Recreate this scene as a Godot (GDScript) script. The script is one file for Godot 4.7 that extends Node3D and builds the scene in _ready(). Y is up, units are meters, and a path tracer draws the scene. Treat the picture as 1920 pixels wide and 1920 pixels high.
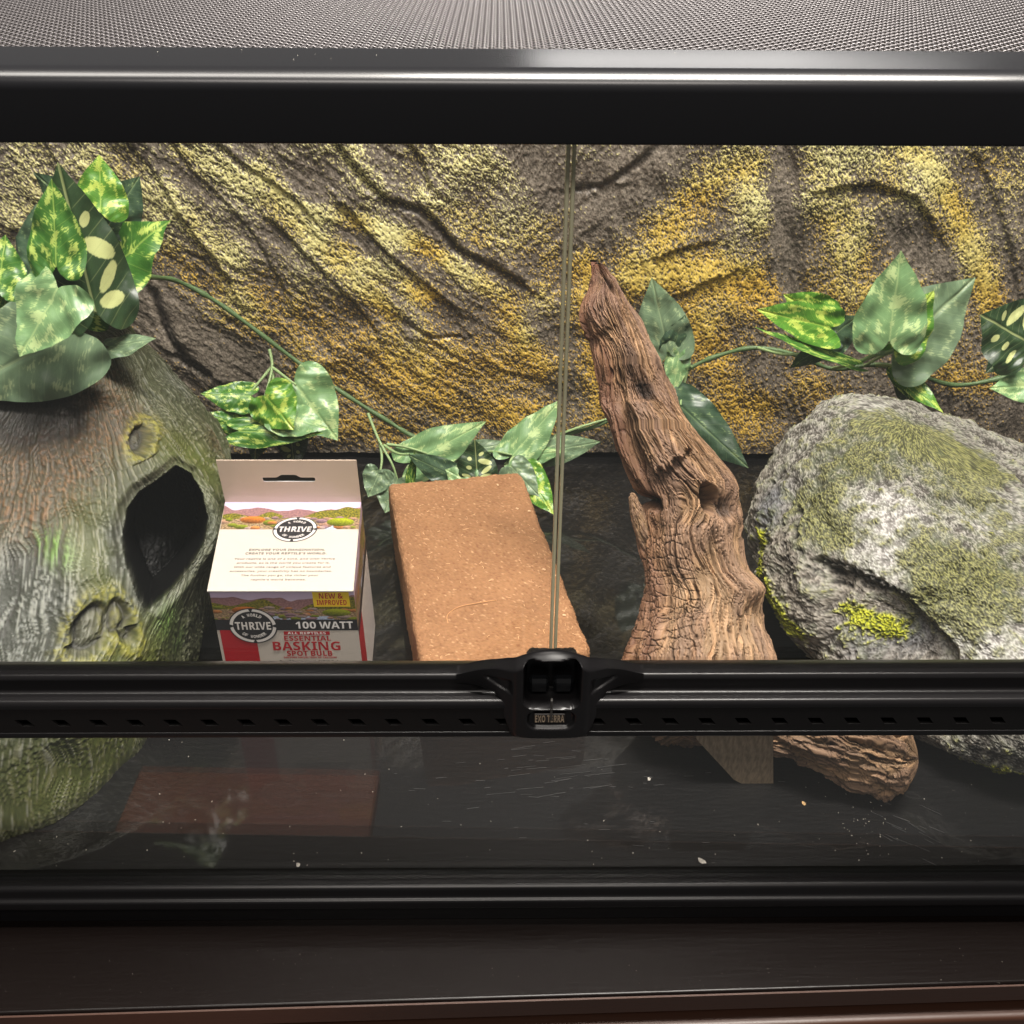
extends Node3D
# A glass reptile tank seen from in front and above, with its furnishings. Metres, y up; the front glass is the plane z = 0, the tank floor is y = 0.

const CLOCK := TAU
var noises := {}
var taken := {}
var rng := RandomNumberGenerator.new()


# ---------------------------------------------------------------- helpers
func rgb(r: float, g: float, b: float) -> Color:
	return Color(r / 255.0, g / 255.0, b / 255.0).srgb_to_linear()

func nz(key: String, frequency: float, octaves := 1, kind := FastNoiseLite.TYPE_SIMPLEX_SMOOTH, ridged := false) -> FastNoiseLite:
	if not noises.has(key):
		var n := FastNoiseLite.new()
		n.seed = 100 + noises.size() * 17
		n.noise_type = kind
		n.frequency = frequency
		n.fractal_type = FastNoiseLite.FRACTAL_NONE if octaves == 1 else (FastNoiseLite.FRACTAL_RIDGED if ridged else FastNoiseLite.FRACTAL_FBM)
		n.fractal_octaves = octaves
		noises[key] = n
	return noises[key]

func plain(color: Color, roughness: float, metallic := 0.0) -> StandardMaterial3D:
	var m := StandardMaterial3D.new()
	m.albedo_color = color.linear_to_srgb()
	m.roughness = roughness
	m.metallic = metallic
	return m

func painted(roughness: float, specular := 0.5) -> StandardMaterial3D:
	var m := StandardMaterial3D.new()
	m.vertex_color_use_as_albedo = true
	m.roughness = roughness
	m.metallic_specular = specular
	return m

func numbered(called: String) -> String:
	var n: int = taken.get(called, 0)
	taken[called] = n + 1
	return called if n == 0 else "%s_%03d" % [called, n]

func thing(called: String, label: String, category: String, at := Vector3.ZERO, group := "") -> Node3D:
	var o := Node3D.new()
	o.name = numbered(called)
	o.position = at
	add_child(o, true)
	tag(o, label, category, group)
	return o

func tag(o: Node3D, label: String, category: String, group := "") -> void:
	o.set_meta("label", label)
	o.set_meta("category", category)
	if group:
		o.set_meta("group", group)

func part(called: String, mesh: Mesh, material: Material, parent: Node3D, at := Vector3.ZERO) -> MeshInstance3D:
	var o := MeshInstance3D.new()
	var n := 0
	var full := called
	while parent.has_node(NodePath(full)):
		n += 1
		full = "%s_%03d" % [called, n]
	o.name = full
	o.mesh = mesh
	o.material_override = material
	o.position = at
	parent.add_child(o, true)
	return o

# A sheet of nu x nv points (u runs fastest). Front side: du x dv.
func sheet(p: PackedVector3Array, c: PackedColorArray, nu: int, nv: int, closed := false, uv := PackedVector2Array()) -> ArrayMesh:
	var n := PackedVector3Array()
	n.resize(nu * nv)
	for j in nv:
		var j0 := maxi(j - 1, 0) * nu
		var j1 := mini(j + 1, nv - 1) * nu
		var row := j * nu
		for i in nu:
			var i0 := i - 1
			var i1 := i + 1
			if i0 < 0:
				i0 = nu - 2 if closed else 0
			if i1 >= nu:
				i1 = 1 if closed else nu - 1
			n[row + i] = (p[row + i1] - p[row + i0]).cross(p[j1 + i] - p[j0 + i]).normalized()
	var index := PackedInt32Array()
	index.resize((nu - 1) * (nv - 1) * 6)
	var k := 0
	for j in nv - 1:
		for i in nu - 1:
			var a := j * nu + i
			index[k] = a
			index[k + 1] = a + nu
			index[k + 2] = a + 1
			index[k + 3] = a + 1
			index[k + 4] = a + nu
			index[k + 5] = a + nu + 1
			k += 6
	var arrays := []
	arrays.resize(Mesh.ARRAY_MAX)
	arrays[Mesh.ARRAY_VERTEX] = p
	arrays[Mesh.ARRAY_NORMAL] = n
	arrays[Mesh.ARRAY_INDEX] = index
	if c.size():
		arrays[Mesh.ARRAY_COLOR] = c
	if uv.size():
		arrays[Mesh.ARRAY_TEX_UV] = uv
	var m := ArrayMesh.new()
	m.add_surface_from_arrays(Mesh.PRIMITIVE_TRIANGLES, arrays)
	return m

func tri(st: SurfaceTool, a: Vector3, b: Vector3, c: Vector3, out: Vector3) -> void:
	var n := (b - a).cross(c - a)
	if n.dot(out) > 0.0:
		var t := b
		b = c
		c = t
	else:
		n = -n
	n = n.normalized()
	for v in [a, b, c]:
		st.set_normal(n)
		st.add_vertex(v)

func quad(st: SurfaceTool, a: Vector3, b: Vector3, c: Vector3, d: Vector3, out: Vector3) -> void:
	tri(st, a, b, c, out)
	tri(st, a, c, d, out)

# A box with chamfered edges, centred.
func slab(size: Vector3, bevel := 0.0008) -> ArrayMesh:
	var st := SurfaceTool.new()
	st.begin(Mesh.PRIMITIVE_TRIANGLES)
	add_slab(st, size, Transform3D.IDENTITY, bevel)
	return st.commit()

func add_slab(st: SurfaceTool, size: Vector3, at: Transform3D, bevel := 0.0008) -> void:
	var h := size / 2.0
	var b := minf(bevel, minf(h.x, minf(h.y, h.z)) * 0.9)
	var corner := func(s: Vector3, axis: int) -> Vector3:
		var v := s * h
		for k in 3:
			if k != axis:
				v[k] -= s[k] * b
		return at * v
	for axis in 3:
		var u := (axis + 1) % 3
		var w := (axis + 2) % 3
		for s in [-1.0, 1.0]:
			var q := []
			for e in [[-1, -1], [1, -1], [1, 1], [-1, 1]]:
				var g := Vector3.ZERO
				g[axis] = s
				g[u] = e[0]
				g[w] = e[1]
				q.append(corner.call(g, axis))
			var o := Vector3.ZERO
			o[axis] = s
			quad(st, q[0], q[1], q[2], q[3], at.basis * o)
		for su in [-1.0, 1.0]:
			for sw in [-1.0, 1.0]:
				var lo := Vector3.ZERO
				lo[axis] = -1
				lo[u] = su
				lo[w] = sw
				var hi := lo
				hi[axis] = 1
				var o := Vector3.ZERO
				o[u] = su
				o[w] = sw
				quad(st, corner.call(lo, u), corner.call(hi, u), corner.call(hi, w), corner.call(lo, w), at.basis * o)
	for sx in [-1.0, 1.0]:
		for sy in [-1.0, 1.0]:
			for sz in [-1.0, 1.0]:
				var s := Vector3(sx, sy, sz)
				tri(st, corner.call(s, 0), corner.call(s, 1), corner.call(s, 2), at.basis * s)

# Rounds the corners of a closed outline.
func rounded(outline: Array, radii: Array, steps := 5) -> PackedVector2Array:
	var out := PackedVector2Array()
	var n := outline.size()
	for i in n:
		var p: Vector2 = outline[i]
		var r: float = radii[i % radii.size()]
		if r <= 0.0:
			out.append(p)
			continue
		var a: Vector2 = outline[(i + n - 1) % n] - p
		var b: Vector2 = outline[(i + 1) % n] - p
		var d := minf(r, minf(a.length(), b.length()) * 0.48)
		var p0 := p + a.normalized() * d
		var p1 := p + b.normalized() * d
		for k in steps + 1:
			var t := float(k) / steps
			out.append(p0.lerp(p, t).lerp(p.lerp(p1, t), t))
	return out

# A bar along x with the closed outline (z, y) and capped ends.
func bar(outline: PackedVector2Array, x0: float, x1: float) -> ArrayMesh:
	var st := SurfaceTool.new()
	st.begin(Mesh.PRIMITIVE_TRIANGLES)
	var n := outline.size()
	var area := 0.0
	for i in n:
		area += outline[i].cross(outline[(i + 1) % n])
	var way := 1.0 if area > 0.0 else -1.0
	var normal := func(i: int) -> Vector3:
		var e: Vector2 = outline[(i + 1) % n] - outline[i % n]
		return Vector3(0, -e.x * way, e.y * way).normalized()
	for i in n:
		var here: Vector3 = normal.call(i)
		var before: Vector3 = normal.call(i + n - 1)
		var after: Vector3 = normal.call(i + 1)
		var na := (here + before).normalized() if here.dot(before) > 0.7 else here
		var nb := (here + after).normalized() if here.dot(after) > 0.7 else here
		var a := outline[i]
		var b := outline[(i + 1) % n]
		var q := [Vector3(x0, a.y, a.x), Vector3(x1, a.y, a.x), Vector3(x1, b.y, b.x), Vector3(x0, b.y, b.x)]
		var m := [na, na, nb, nb]
		var order := [0, 1, 2, 0, 2, 3]
		if (q[1] - q[0]).cross(q[2] - q[0]).dot(here) > 0.0:
			order = [0, 2, 1, 0, 3, 2]
		for k in order:
			st.set_normal(m[k])
			st.set_uv(Vector2(q[k].x, q[k].y + q[k].z))
			st.add_vertex(q[k])
	var faces := Geometry2D.triangulate_polygon(outline)
	for k in range(0, faces.size(), 3):
		var a := outline[faces[k]]
		var b := outline[faces[k + 1]]
		var c := outline[faces[k + 2]]
		for x in [x0, x1]:
			st.set_uv(Vector2.ZERO)
			tri(st, Vector3(x, a.y, a.x), Vector3(x, b.y, b.x), Vector3(x, c.y, c.x), Vector3(-1 if x == x0 else 1, 0, 0))
	return st.commit()

# A round tube through points with a radius at each.
func tube(points: PackedVector3Array, radii: PackedFloat32Array, around := 8) -> ArrayMesh:
	var p := PackedVector3Array()
	var n := points.size()
	var up := Vector3(0.13, 0.31, 0.94).normalized()
	for j in n:
		var t := (points[mini(j + 1, n - 1)] - points[maxi(j - 1, 0)]).normalized()
		var side := t.cross(up).normalized()
		up = side.cross(t).normalized()
		for i in around + 1:
			var a := TAU * i / around
			p.append(points[j] + (side * cos(a) + up * sin(a)) * radii[j])
	return sheet(p, PackedColorArray(), around + 1, n, true)

func smooth_line(points: Array, steps := 8) -> PackedVector3Array:
	var c := Curve3D.new()
	for i in points.size():
		var a: Vector3 = points[maxi(i - 1, 0)]
		var b: Vector3 = points[mini(i + 1, points.size() - 1)]
		var t := (b - a) / 6.0
		c.add_point(points[i], -t, t)
	c.bake_interval = 0.004
	var out := PackedVector3Array()
	for k in points.size() - 1:
		for s in steps:
			out.append(c.sample(k, float(s) / steps))
	out.append(points[points.size() - 1])
	return out

func blob(p: Vector3, at: Vector3, radius: float) -> float:
	return exp(-p.distance_squared_to(at) / (radius * radius))

func table(rows: Array, y: float, column: int) -> float:
	for k in rows.size() - 1:
		if y <= rows[k + 1][0]:
			var t := clampf((y - rows[k][0]) / (rows[k + 1][0] - rows[k][0]), 0, 1)
			var a: float = rows[maxi(k - 1, 0)][column]
			var b: float = rows[k][column]
			var c: float = rows[k + 1][column]
			var d: float = rows[mini(k + 2, rows.size() - 1)][column]
			return cubic_interpolate(b, c, a, d, t)
	return rows[rows.size() - 1][column]

# ---------------------------------------------------------------- the build
func _ready() -> void:
	rng.seed = 7
	var camera := Camera3D.new()
	camera.name = "camera"
	camera.position = Vector3(-0.03, 0.456, 0.35)
	camera.rotation = Vector3(deg_to_rad(-33.0), deg_to_rad(-0.84), deg_to_rad(0.43))
	camera.fov = 53.13
	camera.near = 0.02
	camera.far = 30.0
	add_child(camera)

	var around := WorldEnvironment.new()
	around.name = "surroundings"
	var e := Environment.new()
	e.background_mode = Environment.BG_COLOR
	e.background_color = Color(0.38, 0.375, 0.37)
	e.tonemap_mode = Environment.TONE_MAPPER_LINEAR
	e.tonemap_exposure = 1.0
	e.sdfgi_enabled = true
	e.ssao_enabled = true
	e.ssil_enabled = true
	around.environment = e
	add_child(around)

	ceiling_light(Vector3(0.24, 1.62, 0.02), Vector2(0.74, 0.34), 10.4, Color(1.0, 0.975, 0.94), "bright white shop ceiling light above the tank's lid")
	ceiling_light(Vector3(-0.55, 1.62, 0.02), Vector2(0.62, 0.34), 1.5, Color(1.0, 0.975, 0.94), "added white fill light above the left of the tank")  # added lamp that lifts the dim left side
	ceiling_light(Vector3(-0.1, 1.95, 1.25), Vector2(1.2, 0.5), 2.7, Color(1.0, 0.965, 0.93), "warm shop ceiling light in front of the tank")

	ceiling_light(Vector3(1.3, 1.62, -7.0), Vector2(2.2, 4.0), 9.0, Color(1.0, 0.985, 0.97), "long white shop ceiling light far behind the tank")

	cabinet()
	tank()
	lid_mesh()
	background_panel()
	hide_log()
	boulder()
	driftwood()
	coir_brick()
	carton()
	vine()
	debris()


func ceiling_light(at: Vector3, size: Vector2, energy: float, color: Color, label: String) -> void:
	var t := thing("ceiling_light", label, "ceiling light", at, "shop ceiling lights")
	part("housing", slab(Vector3(size.x + 0.04, 0.05, size.y + 0.04), 0.004), plain(Color(0.7, 0.7, 0.7), 0.5), t, Vector3(0, 0.04, 0))
	var glow := plain(Color(0.8, 0.8, 0.8), 0.6)
	glow.emission_enabled = true
	glow.emission = color
	glow.emission_energy_multiplier = 1.0
	part("diffuser", slab(Vector3(size.x, 0.01, size.y), 0.002), glow, t, Vector3(0, 0.008, 0))
	var l := AreaLight3D.new()
	l.name = "lamp"
	l.area_size = size
	l.area_normalize_energy = true
	l.light_energy = energy
	l.light_color = color
	l.shadow_enabled = true
	l.rotation.x = -PI / 2
	t.add_child(l)


func grain_image(w: int, h: int, stretch: float, key: String) -> ImageTexture:
	var fine := nz(key + "a", 1.0, 3)
	var dash := nz(key + "b", 1.0, 2)
	var data := PackedByteArray()
	data.resize(w * h)
	for y in h:
		for x in w:
			var a := fine.get_noise_2d(x * 0.012 * stretch, y * 0.16)
			var b := dash.get_noise_2d(x * 0.05, y * 0.55 + 300.0)
			data[y * w + x] = clampi(int(128 + 90 * a - 150 * maxf(b - 0.28, 0.0)), 0, 255)
	return ImageTexture.create_from_image(Image.create_from_data(w, h, false, Image.FORMAT_L8, data))


# ---------------------------------------------------------------- cabinet under the tank
func cabinet() -> void:
	var t := thing("cabinet", "dark brown wood grain cabinet that the tank stands on", "cabinet", Vector3(0, -0.032, 0.0))
	t.rotation.y = deg_to_rad(1.5)
	var grain := grain_image(512, 256, 1.0, "cab")
	var m := plain(rgb(12, 8, 7), 0.27)
	m.metallic_specular = 0.27
	m.heightmap_enabled = true
	m.heightmap_texture = grain
	m.heightmap_scale = 0.010
	m.uv1_scale = Vector3(4.0, 9.0, 1)
	var top := rounded([Vector2(-0.5, 0), Vector2(0.049, 0), Vector2(0.049, -0.014), Vector2(-0.5, -0.014)], [0, 0.0016, 0.001, 0])
	part("top_board", bar(top, -0.7, 0.7), m, t)
	var m2 := plain(rgb(50, 28, 17), 0.45)
	m2.heightmap_enabled = true
	m2.heightmap_texture = grain
	m2.heightmap_scale = 0.008
	m2.uv1_scale = Vector3(3.0, 9.0, 1)
	part("edge_band", bar(PackedVector2Array([Vector2(0.0492, -0.0016), Vector2(0.0502, -0.0016), Vector2(0.0502, -0.014), Vector2(0.0492, -0.014)]), -0.7, 0.7), m2, t)
	part("front_panel", bar(rounded([Vector2(0.020, -0.0142), Vector2(0.036, -0.0142), Vector2(0.036, -0.5), Vector2(0.020, -0.5)], [0.001], 3), -0.7, 0.7), m2, t)
	part("reflected_board", slab(Vector3(0.25, 0.02, 0.34), 0.002), plain(rgb(92, 53, 39), 0.5), t, Vector3(-0.29, -0.33, 0.22))  # unseen board, added for a brown reflection in the lower glass
	part("door_panel", bar(rounded([Vector2(0.0362, -0.024), Vector2(0.054, -0.024), Vector2(0.054, -0.48), Vector2(0.0362, -0.48)], [0.001, 0.003], 3), -0.7, 0.7), m2, t)


# ---------------------------------------------------------------- the tank itself
func tank() -> void:
	var t := thing("glass_terrarium", "wide glass reptile tank with black plastic frame and two hinged front doors", "terrarium")
	var black := plain(rgb(20, 19, 20), 0.30)
	black.metallic_specular = 0.38
	var dull := plain(rgb(20, 19, 20), 0.5)
	var slotted := plain(rgb(19, 18, 18), 0.55)
	slotted.metallic_specular = 0.3
	var rail := plain(rgb(18, 18, 20), 0.25)
	rail.metallic_specular = 0.45
	var w := 0.46
	# floor: black wood grain under a sheet of glass
	var fm := plain(rgb(15, 14, 14), 0.42)
	fm.metallic_specular = 0.35
	fm.heightmap_enabled = true
	fm.heightmap_texture = grain_image(512, 256, 1.6, "flo")
	fm.heightmap_scale = 0.022
	fm.uv1_scale = Vector3(5.0, 8.0, 1)
	fm.clearcoat_enabled = true
	fm.clearcoat = 0.85
	fm.clearcoat_roughness = 0.04
	part("floor_pane", bar(PackedVector2Array([Vector2(-0.452, 0), Vector2(-0.0045, 0), Vector2(-0.0045, -0.012), Vector2(-0.452, -0.012)]), -w, w), fm, t)
	var scratch_glints := SurfaceTool.new()  # pale slivers painted as glints of scratches and grain, and reflected streaks
	scratch_glints.begin(Mesh.PRIMITIVE_TRIANGLES)
	for k in 80:
		var at := Vector3(0.01 + rng.randfn(0, 0.055), 0.0003, -0.055 + rng.randfn(0, 0.026))
		var length := rng.randf_range(0.0015, 0.007)
		var turn := rng.randfn(0.0, 0.06)
		if k < 26:
			at = Vector3(0.0 + rng.randfn(0, 0.02), 0.0003, -0.073 + rng.randfn(0, 0.010))
			length = rng.randf_range(0.006, 0.018)
			turn = rng.randf_range(0.10, 0.24)
		elif k < 44:
			at = Vector3(0.196 + rng.randfn(0, 0.010), 0.0003, -0.028 + rng.randfn(0, 0.009))
			length = rng.randf_range(0.004, 0.012)
			turn = rng.randf_range(-0.75, -0.5)
		add_slab(scratch_glints, Vector3(length, 0.0001, rng.randf_range(0.00010, 0.00022)), Transform3D(Basis(Vector3.UP, turn), at), 0.0)
	var sc := part("scratch_glints", scratch_glints.commit(), plain(rgb(88, 87, 87), 0.4), t)
	sc.set_meta("kind", "stuff")
	# glass
	var glass := StandardMaterial3D.new()
	glass.transparency = BaseMaterial3D.TRANSPARENCY_ALPHA
	glass.albedo_color = Color(0.6, 0.64, 0.6, 0.012)
	glass.roughness = 0.02
	var edge := plain(rgb(196, 192, 160), 0.3)
	edge.transparency = BaseMaterial3D.TRANSPARENCY_ALPHA
	edge.albedo_color.a = 0.85
	part("front_window", slab(Vector3(2 * w, 0.126, 0.004), 0.0), glass, t, Vector3(0, 0.053, -0.002))
	var seam := -0.0060
	for s in [-1.0, 1.0]:
		var a := -w if s < 0 else seam + 0.0016
		var b := seam - 0.0016 if s < 0 else w
		var pane := part("door", slab(Vector3(b - a, 0.256, 0.004), 0.0), glass, t, Vector3((a + b) / 2, 0.262, -0.002))
		part("glass_edge", slab(Vector3(0.0013, 0.2555, 0.0041), 0.0003), edge, pane, Vector3((seam + s * 0.0010) - (a + b) / 2, 0, 0))
	for s in [-1.0, 1.0]:
		part("side_pane", slab(Vector3(0.004, 0.39, 0.45), 0.0), glass, t, Vector3(s * (w + 0.002), 0.195, -0.228))
	part("back_pane", slab(Vector3(2 * w, 0.39, 0.004), 0.0), dull, t, Vector3(0, 0.195, -0.4545))
	# top frame
	var front := rounded([Vector2(-0.028, 0.3985), Vector2(0.0090, 0.3985), Vector2(0.0135, 0.3950), Vector2(0.0135, 0.3765), Vector2(-0.006, 0.3765), Vector2(-0.006, 0.390), Vector2(-0.028, 0.390)], [0.001, 0.0034, 0.0028, 0.001, 0.001, 0.0, 0.001], 8)
	part("top_front_rail", bar(front, -0.475, 0.475), rail, t)
	part("top_back_rail", bar(rounded([Vector2(-0.475, 0.3985), Vector2(-0.44, 0.3985), Vector2(-0.44, 0.375), Vector2(-0.475, 0.375)], [0.002], 4), -0.475, 0.475), rail, t)
	for s in [-1.0, 1.0]:
		part("top_side_rail", slab(Vector3(0.03, 0.0225, 0.4115), 0.002), rail, t, Vector3(s * 0.46, 0.3872, -0.2341))
		part("corner_post", slab(Vector3(0.014, 0.372, 0.014), 0.002), dull, t, Vector3(s * 0.467, 0.190, 0.002))
	# bottom frame
	var low := rounded([Vector2(-0.0042, -0.0055), Vector2(0.0, -0.0055), Vector2(0.0, -0.0030), Vector2(0.0036, -0.0030), Vector2(0.0056, -0.0045), Vector2(0.0064, -0.0098), Vector2(0.0086, -0.0108), Vector2(0.0092, -0.0160), Vector2(0.004, -0.0165), Vector2(0.004, -0.0318), Vector2(-0.0042, -0.0318)], [0, 0, 0.0004, 0.001, 0.001, 0.0012, 0.001, 0.001, 0, 0, 0], 5)
	part("bottom_front_rail", bar(low, -0.475, 0.475), black, t)
	part("bottom_back_rail", slab(Vector3(0.95, 0.0435, 0.016), 0.001), black, t, Vector3(0, -0.0099, -0.4655))
	part("bottom_plate", slab(Vector3(0.92, 0.0185, 0.43), 0.001), dull, t, Vector3(0, -0.0223, -0.23))
	# the bar that the doors close against
	var track := rounded([Vector2(-0.010, 0.1405), Vector2(-0.0040, 0.1437), Vector2(0.0030, 0.1437), Vector2(0.0042, 0.1420), Vector2(0.0042, 0.1345), Vector2(0.0100, 0.1345), Vector2(0.0108, 0.1386), Vector2(0.0142, 0.1381), Vector2(0.0151, 0.1365), Vector2(0.0151, 0.1340), Vector2(0.0060, 0.1336), Vector2(0.0060, 0.1200), Vector2(0.0151, 0.1196), Vector2(0.0151, 0.1165), Vector2(0.0130, 0.1150), Vector2(-0.010, 0.1150)], [0.001, 0.0015, 0.0008, 0.0008, 0.002, 0.001, 0.0008, 0.0012, 0.0008, 0.0004, 0, 0, 0.0004, 0.001, 0.001, 0.001], 5)
	var mid := -0.0071
	part("door_bar", bar(track, -0.47, mid - 0.0128), black, t)
	part("door_bar", bar(track, mid + 0.0130, 0.47), black, t)
	# vent plate with a row of slanted slots
	for s in [-1.0, 1.0]:
		var plate := SurfaceTool.new()
		plate.begin(Mesh.PRIMITIVE_TRIANGLES)
		for k in 28:
			vent_cell(plate, mid + s * (0.0128 + 0.0165 * (k + 0.5)))
		part("vent_plate", plate.commit(), slotted, t)
	latch(t, black, dull)


# One length of the vent plate: a sheet 1.2 mm thick with a slanted slot through it.
func vent_cell(st: SurfaceTool, x: float) -> void:
	var lo := 0.1197
	var hi := 0.1339
	var z := 0.0148
	var w := 0.00825
	var o := [Vector3(x - w, lo, z), Vector3(x + w, lo, z), Vector3(x + w, hi, z), Vector3(x - w, hi, z)]
	var h := [Vector3(x - 0.0016, 0.1238, z), Vector3(x + 0.0044, 0.1238, z), Vector3(x + 0.0016, 0.1276, z), Vector3(x - 0.0044, 0.1276, z)]
	var mid: Vector3 = (h[0] + h[2]) / 2
	for k in 4:
		var n := (k + 1) % 4
		quad(st, o[k], o[n], h[n], h[k], Vector3(0, 0, 1))
		var back := Vector3(0, 0, -0.0012)
		quad(st, h[k], h[n], h[n] + back, h[k] + back, mid - (h[k] + h[n]) / 2)

func latch(t: Node3D, black: Material, dull: Material) -> void:
	# a soft hump over the bar with a rounded pocket, two door pulls and a small badge
	var c := Vector3(-0.0073, 0.1402, 0.0120)
	var nu := 141
	var nv := 91
	var p := PackedVector3Array()
	p.resize(nu * nv)
	for i in nu:
		var s := 2.0 * i / (nu - 1) - 1.0
		var x := s * 0.042
		var bell := pow(cos(s * PI / 2), 1.5)
		var up := 0.1462 + 0.0212 * pow(cos(s * PI / 2), 1.5)
		var down := lerpf(0.1172, 0.1400, smoothstep(0.39, 0.60, absf(s)))
		for j in nv:
			var r := float(j) / (nv - 1)
			var y := lerpf(down, up, r)
			var z := lerpf(0.0052, 0.0180, smoothstep(0.0, 0.95, bell)) + 0.0012 * (1.0 - absf(s))
			z -= 0.0050 * pow(smoothstep(0.90, 1.0, r), 1.5) + 0.0035 * pow(1.0 - smoothstep(0.0, 0.06, r), 2.0)
			z += 0.0006 * exp(-pow((absf(x) - 0.0160) / 0.0022, 2.0)) * smoothstep(0.0, 0.1, r)
			var ax := absf(x - 0.0002)
			var d := Vector2(maxf(ax - 0.0078, 0), maxf(absf(y - 0.1505) - 0.0085, 0)).length() - 0.0040
			z -= 0.0125 * smoothstep(0.0009, -0.0009, d)
			var e := Vector2(maxf(ax - 0.0062, 0), maxf(absf(y - 0.1305) - 0.0010, 0)).length() - 0.0040
			z -= 0.0022 * smoothstep(0.0010, -0.0010, e)
			var notch := smoothstep(0.0170, 0.0185, absf(x)) * smoothstep(0.0300, 0.0270, absf(x))
			notch *= smoothstep(0.0014, -0.0002, absf(y - 0.1478 + 0.05 * (absf(x) - 0.02)) - 0.0030 * clampf((0.0290 - absf(x)) / 0.011, 0, 1))
			z -= 0.0016 * notch
			p[j * nu + i] = Vector3(c.x + x, y, z)
	part("latch_housing", sheet(p, PackedColorArray(), nu, nv), black, t)
	var gloss := plain(rgb(17, 18, 20), 0.22)
	gloss.metallic_specular = 0.4
	for s in [-1.0, 1.0]:
		var pull := part("door_pull", slab(Vector3(0.0090, 0.0085, 0.0050), 0.0014), gloss, t, Vector3(c.x + 0.0002 + s * 0.0054, 0.1450, 0.0105))
		pull.rotation.x = deg_to_rad(8)
	part("latch_tongue", slab(Vector3(0.0010, 0.012, 0.002), 0.0003), plain(rgb(52, 50, 48), 0.4), t, Vector3(c.x + 0.0002, 0.1370, 0.0187))
	var badge := part("badge", slab(Vector3(0.0140, 0.0054, 0.0010), 0.0004), plain(rgb(40, 35, 31), 0.5), t, Vector3(c.x - 0.0004, 0.1308, 0.0176))
	lettering("EXO TERRA", badge, plain(rgb(150, 134, 114), 0.45), Vector3(0, 0, 0.0005), Basis.IDENTITY, 0.0130, 0.0040, 0.0003)


# Raised or printed letters of a given width and height, standing in the x-y plane of the given basis.
var bold := SystemFont.new()
func lettering(text: String, parent: Node3D, material: Material, at: Vector3, turn: Basis, width: float, height: float, depth := 0.00006, called := "lettering") -> MeshInstance3D:
	bold.font_names = PackedStringArray(["Droid Sans"])
	bold.font_weight = 700
	var m := TextMesh.new()
	m.font = bold
	m.font_size = 48
	m.pixel_size = 0.01
	m.depth = 0.05
	m.curve_step = 3.0
	m.text = text
	var box := m.get_aabb()
	var o := part(called, m, material, parent)
	var s := Vector3(width / box.size.x, height / box.size.y, depth / 0.05)
	var b := turn * Basis.from_scale(s)
	o.transform = Transform3D(b, at - b * (box.position + box.size / 2.0) + turn * Vector3(0, 0, depth / 2))
	return o


# ---------------------------------------------------------------- woven lid
func lid_mesh() -> void:
	var lid := thing("mesh_lid", "woven metal screen lid lying in the tank's top frame", "screen lid", Vector3(0, 0.3925, -0.235))
	var gap := 0.0028
	var m := plain(rgb(78, 75, 76), 0.3, 0.45)
	for along in 2:
		var length := 0.90 if along == 0 else 0.41
		var width := 0.41 if along == 0 else 0.90
		for phase in 2:
			var n := int(length / gap) * 4
			var line := PackedVector3Array()
			var radii := PackedFloat32Array()
			for k in n + 1:
				var s := k * gap / 4.0
				var lift := 0.00046 * cos(PI * s / gap + PI * phase + (PI if along else 0.0))
				var a := s - length / 2
				line.append(Vector3(a, lift, 0) if along == 0 else Vector3(0, lift, a))
				radii.append(0.00041)
			var wire := tube(line, radii, 6)
			var mm := MultiMesh.new()
			mm.transform_format = MultiMesh.TRANSFORM_3D
			mm.mesh = wire
			var count := int(width / gap / 2)
			mm.instance_count = count
			for k in count:
				var p := -width / 2 + (2 * k + phase) * gap
				mm.set_instance_transform(k, Transform3D(Basis.IDENTITY, Vector3(0, 0, p) if along == 0 else Vector3(p, 0, 0)))
			var o := MultiMeshInstance3D.new()
			o.name = "cross_wires" if along == 0 else "long_wires"
			if phase:
				o.name += "_001"
			o.multimesh = mm
			o.material_override = m
			o.set_meta("kind", "stuff")
			lid.add_child(o, true)


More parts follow.
